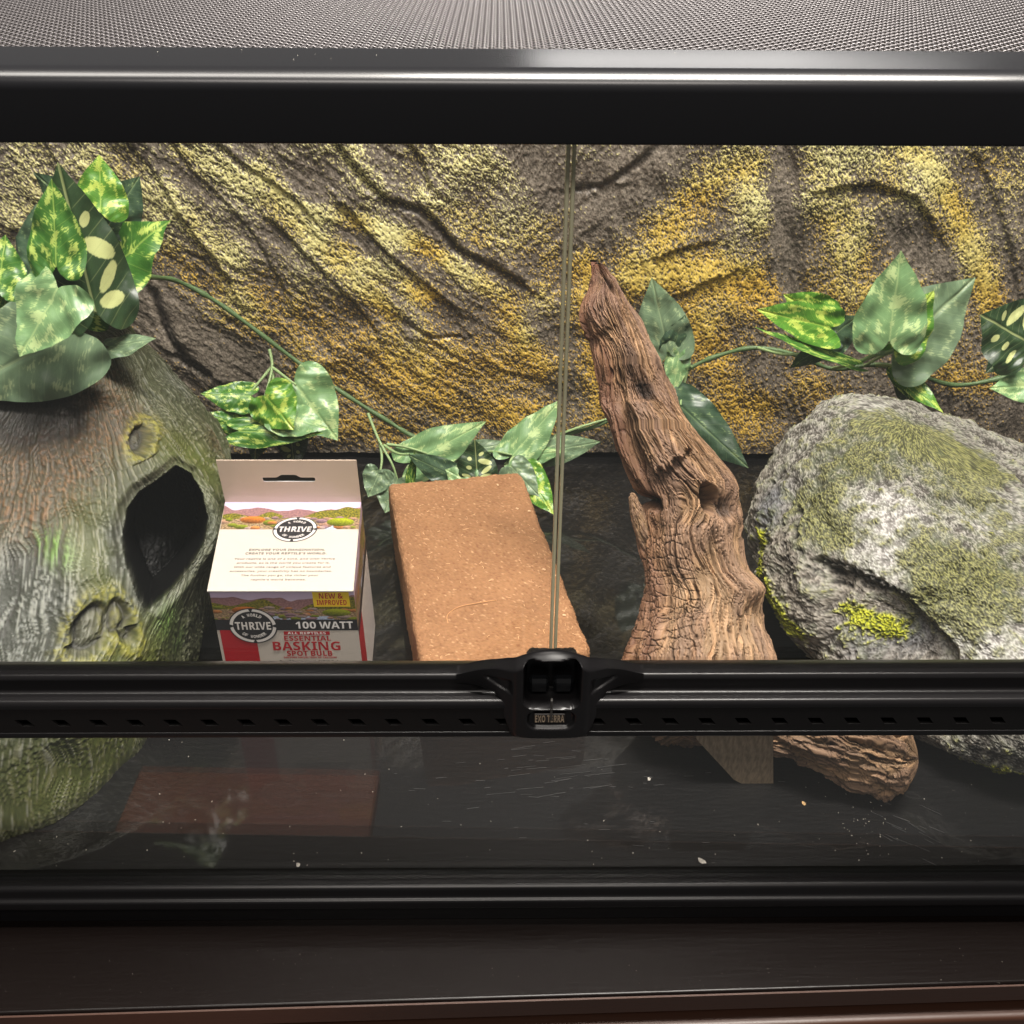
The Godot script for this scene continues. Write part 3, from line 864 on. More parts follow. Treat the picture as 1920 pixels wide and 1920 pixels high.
	var crease := [Vector3(0.1589, 0.0906, -0.1815), Vector3(0.1621, 0.0876, -0.1615), Vector3(0.1762, 0.0920, -0.1499), Vector3(0.1928, 0.0930, -0.1360), Vector3(0.2060, 0.0908, -0.1219), Vector3(0.2172, 0.0814, -0.1031), Vector3(0.2313, 0.0714, -0.0892)]
	var dent := Vector3(0.2110, 0.0706, -0.0961)
	var lump := nz("stone lump", 26.0, 2)
	var rough := nz("stone rough", 210.0, 3)
	var vein := nz("stone vein", 400.0, 2, FastNoiseLite.TYPE_SIMPLEX_SMOOTH, true)
	var fine := nz("stone fine", 560.0, 2)
	var mid := nz("stone mid", 75.0, 3)
	var nu := 600
	var nv := 440
	var p := PackedVector3Array()
	var c := PackedColorArray()
	p.resize(nu * nv)
	c.resize(nu * nv)
	for j in nv:
		var v := float(j) / (nv - 1)
		var y := 0.138 * (1.0 - pow(1.0 - v, 1.35))
		var cx := table(rows, y, 1)
		var cz := table(rows, y, 2)
		var rx := maxf(table(rows, y, 3), 0.0003)
		var rz := maxf(table(rows, y, 4), 0.0003)
		var up := clampf((y - 0.06) / 0.078, 0, 1)
		for i in nu:
			var q := 2.0 * i / (nu - 1) - 1.0
			var a := PI * (0.40 * q + 0.60 * q * q * q) - 0.35
			var s := sin(a)
			var k := cos(a)
			var f := pow(pow(absf(s), 2.3) + pow(absf(k), 2.3), -1.0 / 2.3)
			var out := Vector3(s, 0.2 + 1.6 * up * up, k).normalized()
			var w := Vector3(cx + rx * s * f, y, cz + rz * k * f)
			var l := lump.get_noise_3d(w.x, w.y, w.z)
			var r := rough.get_noise_3d(w.x, w.y, w.z)
			var e := vein.get_noise_3d(w.x, w.y, w.z)
			var n2 := fine.get_noise_3d(w.x, w.y, w.z)
			var md := mid.get_noise_3d(w.x, w.y, w.z)
			var grain := rough.get_noise_3d((w.x + w.y) * 0.35, (w.y - w.x) * 1.6 + 5.0, w.z * 0.5)
			var left := clampf((0.205 - w.x) / 0.05, 0, 1) * clampf((0.11 - y) / 0.03, 0, 1)
			var h := (0.0055 * l + 0.0024 * md + 0.0005 * r + 0.0006 * (e - 0.3) + 0.0004 * n2 + 0.0014 * grain * left) * smoothstep(0.138, 0.128, y)
			h -= 0.020 * blob(w, dent, 0.030)
			h += 0.016 * blob(w, Vector3(0.275, 0.05, -0.075), 0.035) + 0.008 * blob(w, Vector3(0.27, 0.01, -0.075), 0.03)
			var cr := 0.0
			if w.z > -0.21 and w.x < 0.25:
				var below := -1.0
				for k2 in crease.size() - 1:
					var c0: Vector3 = crease[k2]
					var c1: Vector3 = crease[k2 + 1]
					if w.x >= c0.x and w.x < c1.x:
						below = lerpf(c0.y, c1.y, (w.x - c0.x) / (c1.x - c0.x)) + 0.003 * md + 0.0015 * r - w.y
				if below > -0.02:
					var ends := smoothstep(crease[0].x, crease[0].x + 0.012, w.x)
					h -= 0.0115 * smoothstep(-0.0012, 0.0030, below) * (1.0 - smoothstep(0.020, 0.062, below)) * ends
					left = maxf(left, smoothstep(0.0, 0.006, below) * ends)
					cr = 0.75 * smoothstep(0.006, 0.0015, below) * smoothstep(-0.001, 0.0008, below) * ends
			if w.z > -0.3 and w.x < 0.26:
				for n in cracks:
					var d := crack_depth(w + Vector3(md, r, md) * 0.0035, n[0], n[1])
					h -= n[2] * d
					cr = maxf(cr, d)
			var high := clampf(0.5 + 0.7 * r + 0.7 * (e - 0.35) + 0.6 * n2, 0, 1)
			var col := rgb(64, 61, 55).lerp(rgb(156, 152, 143), smoothstep(0.2, 0.9, high + 0.5 * md))
			col = col.lerp(rgb(70, 64, 56).lerp(rgb(150, 142, 130), clampf(high + grain, 0, 1)), left * 0.8)
			var am := 0.0
			for n in white:
				am += n[2] * blob(w, n[0], n[1])
			col = col.lerp(rgb(132, 128, 124).lerp(rgb(212, 210, 206), clampf(high * 1.5 - 0.3 + 0.5 * md, 0, 1)), clampf(am * 0.75 + 0.6 * md, 0, 0.75))
			am = 0.0
			for n in slate:
				am += n[2] * blob(w, n[0], n[1])
			col = col.lerp(rgb(58, 58, 60).lerp(rgb(120, 122, 126), high), clampf(am, 0, 0.8))
			am = 0.0
			for n in green:
				am += n[2] * blob(w, n[0], n[1])
			var on := smoothstep(0.25, 0.8, am * 0.8 + 1.1 * md + 0.45 * r)
			var mossy := rgb(46, 42, 26).lerp(rgb(142, 140, 80), smoothstep(0.2, 0.8, e + 0.6 * n2))
			col = col.lerp(rgb(104, 118, 72), clampf(am * 0.45 + 0.5 * md, 0, 0.6)).lerp(mossy, on * 0.78)
			h += on * 0.0004 * (e + 0.4)
			am = 0.0
			for n in acid:
				am += n[2] * blob(w, n[0], n[1])
			on = smoothstep(0.3, 0.8, am * 0.8 + 0.6 * r + 0.3 * md)
			col = col.lerp(rgb(70, 78, 20).lerp(rgb(176, 178, 44), smoothstep(0.1, 0.7, e + 0.5 * n2)), on)
			h += on * 0.0018 * (e + 0.3)
			col = col.lerp(rgb(24, 21, 19), clampf(cr * 1.3 - 0.15, 0, 0.9))
			w += out * h
			w.y -= maxf(0.0, w.x - 0.225) * 0.28 * up
			p[j * nu + i] = w - at
			c[j * nu + i] = col
	part("stone", sheet(p, c, nu, nv, true), painted(0.66, 0.4), t)


# ---------------------------------------------------------------- driftwood
func limb(rows: Array, nv: int, nu: int, depth: float, trunk: bool, seed_at: float) -> ArrayMesh:
	var n := rows.size()
	var big := nz("wood grain", 1.0, 3, FastNoiseLite.TYPE_SIMPLEX_SMOOTH, true)
	var thin := nz("wood thin", 1.0, 3)
	var wave := nz("wood wave", 1.0, 2)
	var split := nz("wood split", 1.0)
	split.noise_type = FastNoiseLite.TYPE_CELLULAR
	split.cellular_return_type = FastNoiseLite.RETURN_DISTANCE2_SUB
	split.cellular_jitter = 0.8
	var p := PackedVector3Array()
	var c := PackedColorArray()
	p.resize(nu * nv)
	c.resize(nu * nv)
	var knots := [[0.05, 0.265, 0.30, 0.030, 0.0028, 0.4], [0.15, 0.335, 0.34, 0.035, -0.005, 0.9], [0.30, 0.537, 0.20, 0.030, -0.026, 1.1], [0.62, 0.558, 0.22, 0.022, -0.007, 0.8], [0.80, 0.715, 0.36, 0.034, 0.0085, 0.0], [0.55, 0.90, 0.2, 0.02, -0.003, 0.5]]
	for j in nv:
		var v := float(j) / (nv - 1)
		var g := v * (n - 1)
		var k := mini(int(g), n - 2)
		var t := g - k
		var r0: Array = rows[maxi(k - 1, 0)]
		var r1: Array = rows[k]
		var r2: Array = rows[k + 1]
		var r3: Array = rows[mini(k + 2, n - 1)]
		var lft: Vector3 = r1[0].cubic_interpolate(r2[0], r0[0], r3[0], t)
		var rgt: Vector3 = r1[1].cubic_interpolate(r2[1], r0[1], r3[1], t)
		var mid := (lft + rgt) / 2
		var side := (rgt - lft) / 2
		var down: Vector3 = ((r2[0] + r2[1]) - (r1[0] + r1[1])).normalized()
		var face := down.cross(side).normalized()
		if face.z < 0:
			face = -face
		var half := side.length()
		for i in nu:
			var a := -TAU * i / (nu - 1) + PI
			var s := sin(a)
			var q := cos(a)
			var out := (side / half * s + face * q).normalized()
			var arc := a * 0.030 + seed_at
			var wv := wave.get_noise_2d(arc * 45.0, v * 5.0 + seed_at)
			arc += wv * 0.0045 + 0.0012 * wave.get_noise_2d(arc * 90.0, v * 12.0)
			var lift := 0.0
			var hollow := 0.0
			if trunk and q > -0.3:
				for o in knots:
					var dx: float = (s - o[0]) / o[2]
					var dv: float = (v - o[1]) / o[3]
					var d2 := dx * dx + dv * dv
					if d2 < 9.0:
						var w := exp(-d2)
						lift += o[4] * (smoothstep(1.1, 0.6, sqrt(d2)) if o[4] < -0.01 else w)
						hollow = maxf(hollow, o[5] * smoothstep(1.1, 0.5, sqrt(d2)))
						arc += dx * 0.006 * exp(-d2 * 0.5)
			var r := big.get_noise_2d(arc * 120.0, v * (3.0 if trunk else 1.6))
			var f := thin.get_noise_2d(arc * 430.0, v * (7.0 if trunk else 3.5))
			var f2 := thin.get_noise_2d(arc * 200.0 + 40.0, v * 16.0)
			var seamline := smoothstep(0.72, 1.0, 1.0 - absf(f) * 2.4)
			var groove := smoothstep(0.50, 0.95, r)
			var h := -0.0034 * groove + 0.0010 * f + 0.0007 * f2 - 0.0012 * seamline + 0.004 * wv + lift
			var crack := 0.0
			if trunk:
				# square checks on the lower left, a broken flake and a ledge
				var zone := smoothstep(0.58, 0.64, v) * smoothstep(0.92, 0.86, v) * smoothstep(0.0, -0.3, s)
				if zone > 0.01:
					var e := split.get_noise_2d(arc * 120.0, v * 54.0)
					crack = zone * smoothstep(-0.91, -0.985, e)
				var flake := smoothstep(-0.55, -0.45, s) * smoothstep(0.42 + 0.06 * f, 0.38 + 0.06 * f, s - (v - 0.42) * 2.2) * smoothstep(0.345, 0.375, v) * smoothstep(0.468 + 0.012 * f2 - 0.05 * s, 0.460 + 0.012 * f2 - 0.05 * s, v)
				h += 0.0060 * flake * smoothstep(-0.2, 0.1, q)
				var ledge := smoothstep(0.205, 0.198, v + 0.010 * f2 + 0.02 * s) * smoothstep(0.10, 0.19, v) * smoothstep(0.15, -0.1, s)
				h += 0.0024 * ledge
				var gap := exp(-pow((v - 0.545 - 0.030 * (s + 0.8)) / 0.012, 2.0)) * smoothstep(-0.55, -0.75, s)
				h -= 0.010 * gap
				hollow = maxf(hollow, gap * 0.8)
				var cleft := exp(-pow((s - 0.15 - (v - 0.07) * 6.0) / 0.16, 2.0)) * smoothstep(0.02, 0.05, v) * smoothstep(0.13, 0.10, v)
				h -= 0.009 * cleft
				hollow = maxf(hollow, cleft * 0.75)
				h += 0.003 * wave.get_noise_2d(arc * 90.0, v * 22.0) * smoothstep(0.8, 1.0, v)
			else:
				h += 0.0018 * wave.get_noise_2d(arc * 130.0, v * 9.0)
			h -= 0.0014 * crack
			h *= clampf(half / 0.02, 0.15, 1.0)
			var f3 := thin.get_noise_2d(arc * 820.0 + 9.0, v * 9.0)
			var lowness := smoothstep(0.42, 0.75, v) if trunk else 0.85
			var base := rgb(112, 86, 62).lerp(rgb(146, 120, 92), lowness)
			var col := base.lerp(rgb(196, 156, 118), clampf(0.12 + 1.1 * f + 0.35 * f2 + 0.5 * f3, 0, 0.8))
			col = col.lerp(rgb(128, 102, 88), clampf(0.25 + 1.6 * wv, 0, 0.5))
			col = col.lerp(rgb(56, 37, 27), clampf(groove * 0.8 + 0.62 * seamline - 0.5 * f - 0.5 * f3 - 0.12, 0, 0.85))
			if trunk:
				col = col.lerp(rgb(92, 64, 56), 0.55 * smoothstep(0.2, 0.08, v) * clampf(0.6 + f2, 0, 1))
				col = col.lerp(rgb(108, 66, 44), 0.55 * smoothstep(-0.35, -0.95, s) + 0.35 * smoothstep(0.05, 0.0, v))
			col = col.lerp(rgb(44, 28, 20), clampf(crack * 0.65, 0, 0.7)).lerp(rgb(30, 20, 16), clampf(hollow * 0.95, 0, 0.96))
			var taper := 1.0
			var cap := smoothstep(0.0, 0.005, v)
			if not trunk:
				cap *= sqrt(clampf((1.0 - v) / 0.10, 0.0, 1.0))
			p[j * nu + i] = mid + (side * s + face * q * half * depth) * maxf(cap, 0.02) + out * h * cap + down * (0.004 * wave.get_noise_2d(a * 1.3, 7.0) + 0.007 * f) * (1.0 - smoothstep(0.0, 0.05, v)) * (1.0 if trunk else 0.0)
			c[j * nu + i] = col
	return sheet(p, c, nu, nv, true)

func driftwood() -> void:
	var t := thing("driftwood", "weathered brown driftwood stump standing upright with a low root", "driftwood")
	var m := painted(0.62, 0.4)
	var rows := []
	for r in [[Vector3(0.0258, 0.2464, -0.2350), Vector3(0.0336, 0.2464, -0.2350)],
		[Vector3(0.0245, 0.2428, -0.2330), Vector3(0.0381, 0.2429, -0.2330)],
		[Vector3(0.0236, 0.2374, -0.2300), Vector3(0.0419, 0.2374, -0.2300)],
		[Vector3(0.0198, 0.2294, -0.2250), Vector3(0.0470, 0.2294, -0.2250)],
		[Vector3(0.0205, 0.2214, -0.2200), Vector3(0.0521, 0.2214, -0.2200)],
		[Vector3(0.0249, 0.2108, -0.2130), Vector3(0.0578, 0.2109, -0.2130)],
		[Vector3(0.0285, 0.2007, -0.2050), Vector3(0.0633, 0.2008, -0.2050)],
		[Vector3(0.0306, 0.1893, -0.2000), Vector3(0.0693, 0.1893, -0.2000)],
		[Vector3(0.0322, 0.1787, -0.1930), Vector3(0.0762, 0.1788, -0.1930)],
		[Vector3(0.0355, 0.1687, -0.1850), Vector3(0.0849, 0.1687, -0.1850)],
		[Vector3(0.0398, 0.1546, -0.1780), Vector3(0.0986, 0.1546, -0.1780)],
		[Vector3(0.0466, 0.1409, -0.1700), Vector3(0.1108, 0.1409, -0.1700)],
		[Vector3(0.0523, 0.1303, -0.1630), Vector3(0.1133, 0.1303, -0.1630)],
		[Vector3(0.0524, 0.1191, -0.1570), Vector3(0.1136, 0.1191, -0.1570)],
		[Vector3(0.0530, 0.1085, -0.1500), Vector3(0.1129, 0.1084, -0.1500)],
		[Vector3(0.0566, 0.0947, -0.1420), Vector3(0.1163, 0.0946, -0.1420)],
		[Vector3(0.0573, 0.0841, -0.1350), Vector3(0.1220, 0.0840, -0.1350)],
		[Vector3(0.0550, 0.0735, -0.1280), Vector3(0.1252, 0.0734, -0.1280)],
		[Vector3(0.0497, 0.0638, -0.1200), Vector3(0.1274, 0.0636, -0.1200)],
		[Vector3(0.0445, 0.0541, -0.1120), Vector3(0.1314, 0.0538, -0.1120)],
		[Vector3(0.0426, 0.0460, -0.1070), Vector3(0.1360, 0.0457, -0.1070)],
		[Vector3(0.0476, 0.0269, -0.1000), Vector3(0.1436, 0.0265, -0.1000)],
		[Vector3(0.0971, 0.0051, -0.0950), Vector3(0.1587, 0.0048, -0.0950)]]:
		rows.append(r)
	part("trunk", limb(rows, 600, 400, 0.72, true, 0.0), m, t)
	var spur := []
	for r in [[Vector3(0.0471, 0.1400, -0.1570), Vector3(0.0490, 0.1400, -0.1570)], [Vector3(0.0460, 0.1366, -0.1560), Vector3(0.0510, 0.1366, -0.1560)], [Vector3(0.0465, 0.1305, -0.1540), Vector3(0.0544, 0.1305, -0.1540)], [Vector3(0.0488, 0.1212, -0.1510), Vector3(0.0585, 0.1212, -0.1510)], [Vector3(0.0526, 0.1092, -0.1490), Vector3(0.0637, 0.1092, -0.1490)], [Vector3(0.0575, 0.0950, -0.1470), Vector3(0.0665, 0.0950, -0.1470)]]:
		spur.append(r)
	part("spur", limb(spur, 70, 90, 0.8, false, 6.1), m, t)
	var root := []
	for r in [[Vector3(0.0513, 0.0347, -0.1100), Vector3(0.0909, -0.0054, -0.1100)],
		[Vector3(0.0705, 0.0563, -0.1000), Vector3(0.1025, 0.0081, -0.1000)],
		[Vector3(0.0910, 0.0563, -0.0930), Vector3(0.1251, 0.0106, -0.0930)],
		[Vector3(0.1112, 0.0565, -0.0860), Vector3(0.1419, 0.0118, -0.0860)],
		[Vector3(0.1316, 0.0538, -0.0800), Vector3(0.1546, 0.0104, -0.0800)],
		[Vector3(0.1512, 0.0530, -0.0730), Vector3(0.1677, 0.0044, -0.0730)],
		[Vector3(0.1682, 0.0508, -0.0680), Vector3(0.1799, -0.0010, -0.0680)],
		[Vector3(0.1859, 0.0475, -0.0650), Vector3(0.1934, -0.0041, -0.0650)],
		[Vector3(0.1979, 0.0430, -0.0620), Vector3(0.2043, -0.0009, -0.0620)],
		[Vector3(0.2056, 0.0351, -0.0600), Vector3(0.2114, 0.0093, -0.0600)]]:
		root.append(r)
	part("root", limb(root, 260, 240, 0.85, false, 3.3), m, t)
	# pale block below the trunk, added to imitate a reflection in the front glass
	var beige_block := CSGPolygon3D.new()
	beige_block.name = "reflection_block"
	beige_block.polygon = PackedVector2Array([Vector2(0.0751, 0.0590), Vector2(0.0807, 0.0361), Vector2(0.1059, 0.0032), Vector2(0.1113, -0.0004), Vector2(0.1294, -0.0005), Vector2(0.1204, 0.0588)])
	beige_block.depth = 0.03
	beige_block.position.z = -0.062
	var beige_skin := plain(Color(1, 1, 1), 0.75)
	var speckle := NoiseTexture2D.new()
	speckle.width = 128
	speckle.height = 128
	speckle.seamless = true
	speckle.noise = nz("beige_skin", 0.05, 4)
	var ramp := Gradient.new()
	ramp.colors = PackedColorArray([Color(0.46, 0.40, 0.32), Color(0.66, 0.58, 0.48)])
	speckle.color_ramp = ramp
	beige_skin.albedo_texture = speckle
	beige_skin.uv1_triplanar = true
	beige_skin.uv1_scale = Vector3(60, 18, 60)
	beige_block.material = beige_skin
	t.add_child(beige_block)


# ---------------------------------------------------------------- pressed coir brick
func coir_brick() -> void:
	var t := thing("coir_brick", "flat brown block of pressed coconut fibre lying on the floor", "coir brick", Vector3(-0.0445, 0.0253, -0.2180))
	t.rotation.y = deg_to_rad(10.39)
	var half := Vector3(0.0515, 0.0247, 0.1085)
	var radius := 0.0045
	var soft := nz("coir soft", 28.0, 2)
	var grit := nz("coir grit", 420.0, 3)
	var speck := nz("coir speck", 420.0, 2)
	var sides := [[Vector3(1, 0, 0), Vector3(0, 0, -1), 110, 200], [Vector3(-1, 0, 0), Vector3(0, 0, 1), 2, 2], [Vector3(1, 0, 0), Vector3(0, 1, 0), 110, 60], [Vector3(-1, 0, 0), Vector3(0, 1, 0), 60, 30], [Vector3(0, 0, 1), Vector3(0, 1, 0), 160, 50], [Vector3(0, 0, -1), Vector3(0, 1, 0), 160, 50]]
	sides[1] = [Vector3(1, 0, 0), Vector3(0, 0, 1), 20, 20]
	var st := SurfaceTool.new()
	for f in sides:
		var u: Vector3 = f[0]
		var v: Vector3 = f[1]
		var w := u.cross(v)
		var p := PackedVector3Array()
		var c := PackedColorArray()
		for j in f[3]:
			for i in f[2]:
				var a := sin((float(i) / (f[2] - 1) - 0.5) * PI * 0.94) / sin(PI * 0.47)
				var b := sin((float(j) / (f[3] - 1) - 0.5) * PI * 0.94) / sin(PI * 0.47)
				a = lerpf(a, 2.0 * i / (f[2] - 1) - 1.0, 0.6)
				b = lerpf(b, 2.0 * j / (f[3] - 1) - 1.0, 0.6)
				var q := (u * a + v * b + w) * half
				var r := radius * (1.0 + 0.5 * soft.get_noise_3d(q.x * 3, q.y, q.z * 3))
				var core := q.clamp(-half + Vector3(r, r, r), half - Vector3(r, r, r))
				var d := (q - core).normalized()
				var g := grit.get_noise_3d(q.x, q.y, q.z)
				var s := speck.get_noise_3d(q.x, q.y, q.z)
				var l := soft.get_noise_3d(q.x, q.y, q.z)
				p.append(core + d * (r + 0.0006 * g + 0.0008 * l + 0.0003 * s))
				var col := rgb(134, 98, 70).lerp(rgb(162, 120, 86), clampf(0.5 + 0.7 * g + 0.35 * l, 0, 1))
				col = col.lerp(rgb(104, 64, 40), clampf(-s * 1.6 - 0.45, 0, 0.6)).lerp(rgb(222, 182, 140), clampf(s * 2.4 - 1.05, 0, 0.7))
				c.append(col)
		st.append_from(sheet(p, c, f[2], f[3]), 0, Transform3D.IDENTITY)
	part("block", st.commit(), painted(0.85, 0.25), t)
	# loose fibres and pale chips on the face
	var hairs := SurfaceTool.new()
	for k in 90:
		var at := Vector3(rng.randf_range(-0.047, 0.047), half.y + 0.0003, rng.randf_range(-0.10, 0.10))
		var line := []
		var way := rng.randf() * TAU
		for s in 4:
			line.append(at)
			way += rng.randf_range(-0.9, 0.9)
			at += Vector3(cos(way), 0, sin(way)) * rng.randf_range(0.0004, 0.0016)
		var pts := smooth_line(line, 2)
		var radii := PackedFloat32Array()
		radii.resize(pts.size())
		radii.fill(rng.randf_range(0.00009, 0.00022))
		hairs.append_from(tube(pts, radii, 4), 0, Transform3D.IDENTITY)
	var o := part("fibre", hairs.commit(), plain(rgb(214, 172, 128), 0.7), t)
	o.set_meta("kind", "stuff")
	var chip := slab(Vector3(0.0022, 0.0007, 0.0012), 0.0002)
	for q in [Vector2(0.038, -0.055), Vector2(0.046, -0.05), Vector2(0.041, 0.022), Vector2(0.047, 0.030), Vector2(0.036, 0.066), Vector2(0.043, 0.072), Vector2(0.030, -0.09)]:
		var piece := part("chip", chip, plain(rgb(222, 186, 146), 0.7), t, Vector3(q.x, half.y + 0.0006, q.y))
		piece.rotation.y = q.x * 60.0
	var curl := smooth_line([Vector3(-0.030, half.y + 0.0004, 0.066), Vector3(-0.029, half.y + 0.0006, 0.058), Vector3(-0.021, half.y + 0.0009, 0.052), Vector3(-0.009, half.y + 0.0008, 0.050), Vector3(0.004, half.y + 0.0006, 0.049)], 8)
	var thin := PackedFloat32Array()
	thin.resize(curl.size())
	thin.fill(0.00022)
	part("hair", tube(curl, thin, 5), plain(rgb(216, 160, 108), 0.6), t)


# ---------------------------------------------------------------- printed carton
func scenery(w: int, h: int, warm: float, key: int) -> ImageTexture:
	# a printed river bank: hazy violet hills, green slopes, boulders and a strip of water
	var im := Image.create(w, h, false, Image.FORMAT_RGB8)
	var ridge := nz("print ridge", 0.009, 2)
	var leaf := nz("print leaf", 0.16, 3)
	for x in w:
		var h1 := h * (0.30 + 0.16 * ridge.get_noise_2d(x * 1.3, key * 50.0) - 0.12 * absf(x / float(w) - 0.55))
		var h2 := h * (0.42 + 0.22 * ridge.get_noise_2d(x * 1.0 + 300.0, key * 50.0) - 0.30 * maxf(0.0, x / float(w) - 0.55) + 0.25 * maxf(0, 0.6 - absf(x / float(w) - 0.55) * 4.0))
		for y in h:
			var n := leaf.get_noise_2d(x, y + key * 90.0)
			var col := Color(0.80, 0.72, 0.84).lerp(Color(0.93, 0.88, 0.92), float(y) / h)
			if y > h1:
				col = Color(0.50, 0.36, 0.38).lerp(Color(0.66, 0.50, 0.48), clampf(0.5 + n, 0, 1))
			if y > h2:
				col = Color(0.26, 0.28, 0.10).lerp(Color(0.66, 0.60, 0.16), clampf(0.45 + n, 0, 1))
			if y > h * 0.62:
				col = col.lerp(Color(0.46, 0.36, 0.30).lerp(Color(0.78, 0.66, 0.56), clampf(0.5 + n, 0, 1)), 0.8)
			if y > h * 0.86 and absf(x / float(w) - 0.62) < 0.22:
				col = Color(0.55, 0.62, 0.74).lerp(Color(0.82, 0.86, 0.92), clampf(0.5 + n, 0, 1))
			im.set_pixel(x, y, col)
	var r := RandomNumberGenerator.new()
	r.seed = 40 + key
	for k in 70:
		var cy := r.randf_range(0.56, 0.98) * h
		var cx := r.randf() * w
		var rx := r.randf_range(0.012, 0.05) * w * (0.5 + cy / h * 0.6)
		if k == 69:
			cx = 0.22 * w
			cy = 0.66 * h
			rx = 0.09 * w
		if k == 68:
			cx = 0.86 * w
			cy = 0.74 * h
			rx = 0.10 * w
		var ry := rx * r.randf_range(0.5, 0.75)
		var tone: Color = [Color(0.80, 0.62, 0.52), Color(0.74, 0.64, 0.60), Color(0.86, 0.56, 0.30), Color(0.66, 0.52, 0.56), Color(0.56, 0.60, 0.14)][r.randi() % 5]
		if k == 69:
			tone = Color(0.84, 0.50, 0.20)
		if k == 68:
			tone = Color(0.66, 0.70, 0.12)
		for y in range(maxi(0, int(cy - ry)), mini(h, int(cy + ry) + 1)):
			for x in range(maxi(0, int(cx - rx)), mini(w, int(cx + rx) + 1)):
				var d := Vector2((x - cx) / rx, (y - cy) / ry)
				if d.length() < 1.0:
					im.set_pixel(x, y, tone.darkened(clampf(0.25 + 0.35 * d.y - 0.1 * d.x + 0.2 * leaf.get_noise_2d(x, y), 0, 0.8)))
	return ImageTexture.create_from_image(im)

func disc(r: float, squash := 1.0, inner := 0.0, points := 48) -> ArrayMesh:
	var st := SurfaceTool.new()
	st.begin(Mesh.PRIMITIVE_TRIANGLES)
	for k in points:
		var a := TAU * k / points
		var b := TAU * (k + 1) / points
		var va := Vector3(cos(a), sin(a) * squash, 0)
		var vb := Vector3(cos(b), sin(b) * squash, 0)
		if inner > 0.0:
			quad(st, va * r * inner, va * r, vb * r, vb * r * inner, Vector3(0, 0, 1))
		else:
			tri(st, Vector3.ZERO, va * r, vb * r, Vector3(0, 0, 1))
	return st.commit()

func panel_mesh(a: Vector3, b: Vector3, c: Vector3, d: Vector3, out: Vector3) -> ArrayMesh:
	# a, b along the bottom, c, d along the top, left to right
	var n := (b - a).cross(d - a).normalized()
	if n.dot(out) < 0:
		n = -n
	var arrays := []
	arrays.resize(Mesh.ARRAY_MAX)
	arrays[Mesh.ARRAY_VERTEX] = PackedVector3Array([a, b, c, d])
	arrays[Mesh.ARRAY_NORMAL] = PackedVector3Array([n, n, n, n])
	arrays[Mesh.ARRAY_TEX_UV] = PackedVector2Array([Vector2(0, 1), Vector2(1, 1), Vector2(1, 0), Vector2(0, 0)])
	arrays[Mesh.ARRAY_INDEX] = PackedInt32Array([0, 2, 1, 0, 3, 2]) if (b - a).cross(d - a).dot(out) > 0 else PackedInt32Array([0, 1, 2, 0, 2, 3])
	var m := ArrayMesh.new()
	m.add_surface_from_arrays(Mesh.PRIMITIVE_TRIANGLES, arrays)
	return m

func roundel(parent: Node3D, at: Vector3, turn: Basis, r: float, squash: float) -> void:
	# the round trade mark: dark disc, pale ring, curved small capitals and the name across the middle
	var ink := plain(rgb(40, 39, 42), 0.4)
	var pale := plain(rgb(222, 216, 210), 0.5)
	var put := func(mesh: Mesh, m: Material, up: float) -> void:
		var o := part("mark", mesh, m, parent)
		o.transform = Transform3D(turn, at + turn * Vector3(0, 0, up))
	put.call(disc(r, squash), ink, 0.00010)
	put.call(disc(r * 0.95, squash, 0.86), pale, 0.00018)
	for k in 4:
		var st := SurfaceTool.new()
		st.begin(Mesh.PRIMITIVE_TRIANGLES)
		var d := Vector3(cos(k * PI / 2), sin(k * PI / 2) * squash, 0)
		var e := Vector3(-d.y, d.x, 0)
		tri(st, d * r * 0.97 + e * 0.10 * r, d * r * 0.97 - e * 0.10 * r, d * r * 0.72, Vector3(0, 0, 1))
		put.call(st.commit(), ink, 0.00024)
	lettering("THRIVE", parent, pale, at + turn * Vector3(0, 0, 0.00012), turn, r * 1.46, r * 0.40)
	for line in [["A WORLD", 1.0], ["OF WONDER", -1.0]]:
		var word: String = line[0]
		for k in word.length():
			if word[k] == " ":
				continue
			var spread := 0.20 if line[1] > 0 else 0.19
			var a: float = PI / 2 * line[1] - line[1] * (k - (word.length() - 1) / 2.0) * spread
			var lean := turn * Basis(Vector3(0, 0, 1), a - PI / 2 * line[1])
			lettering(word[k], parent, pale, at + turn * Vector3(cos(a) * r * 0.62, sin(a) * r * 0.62 * squash, 0.00012), lean, r * 0.10, r * 0.15)

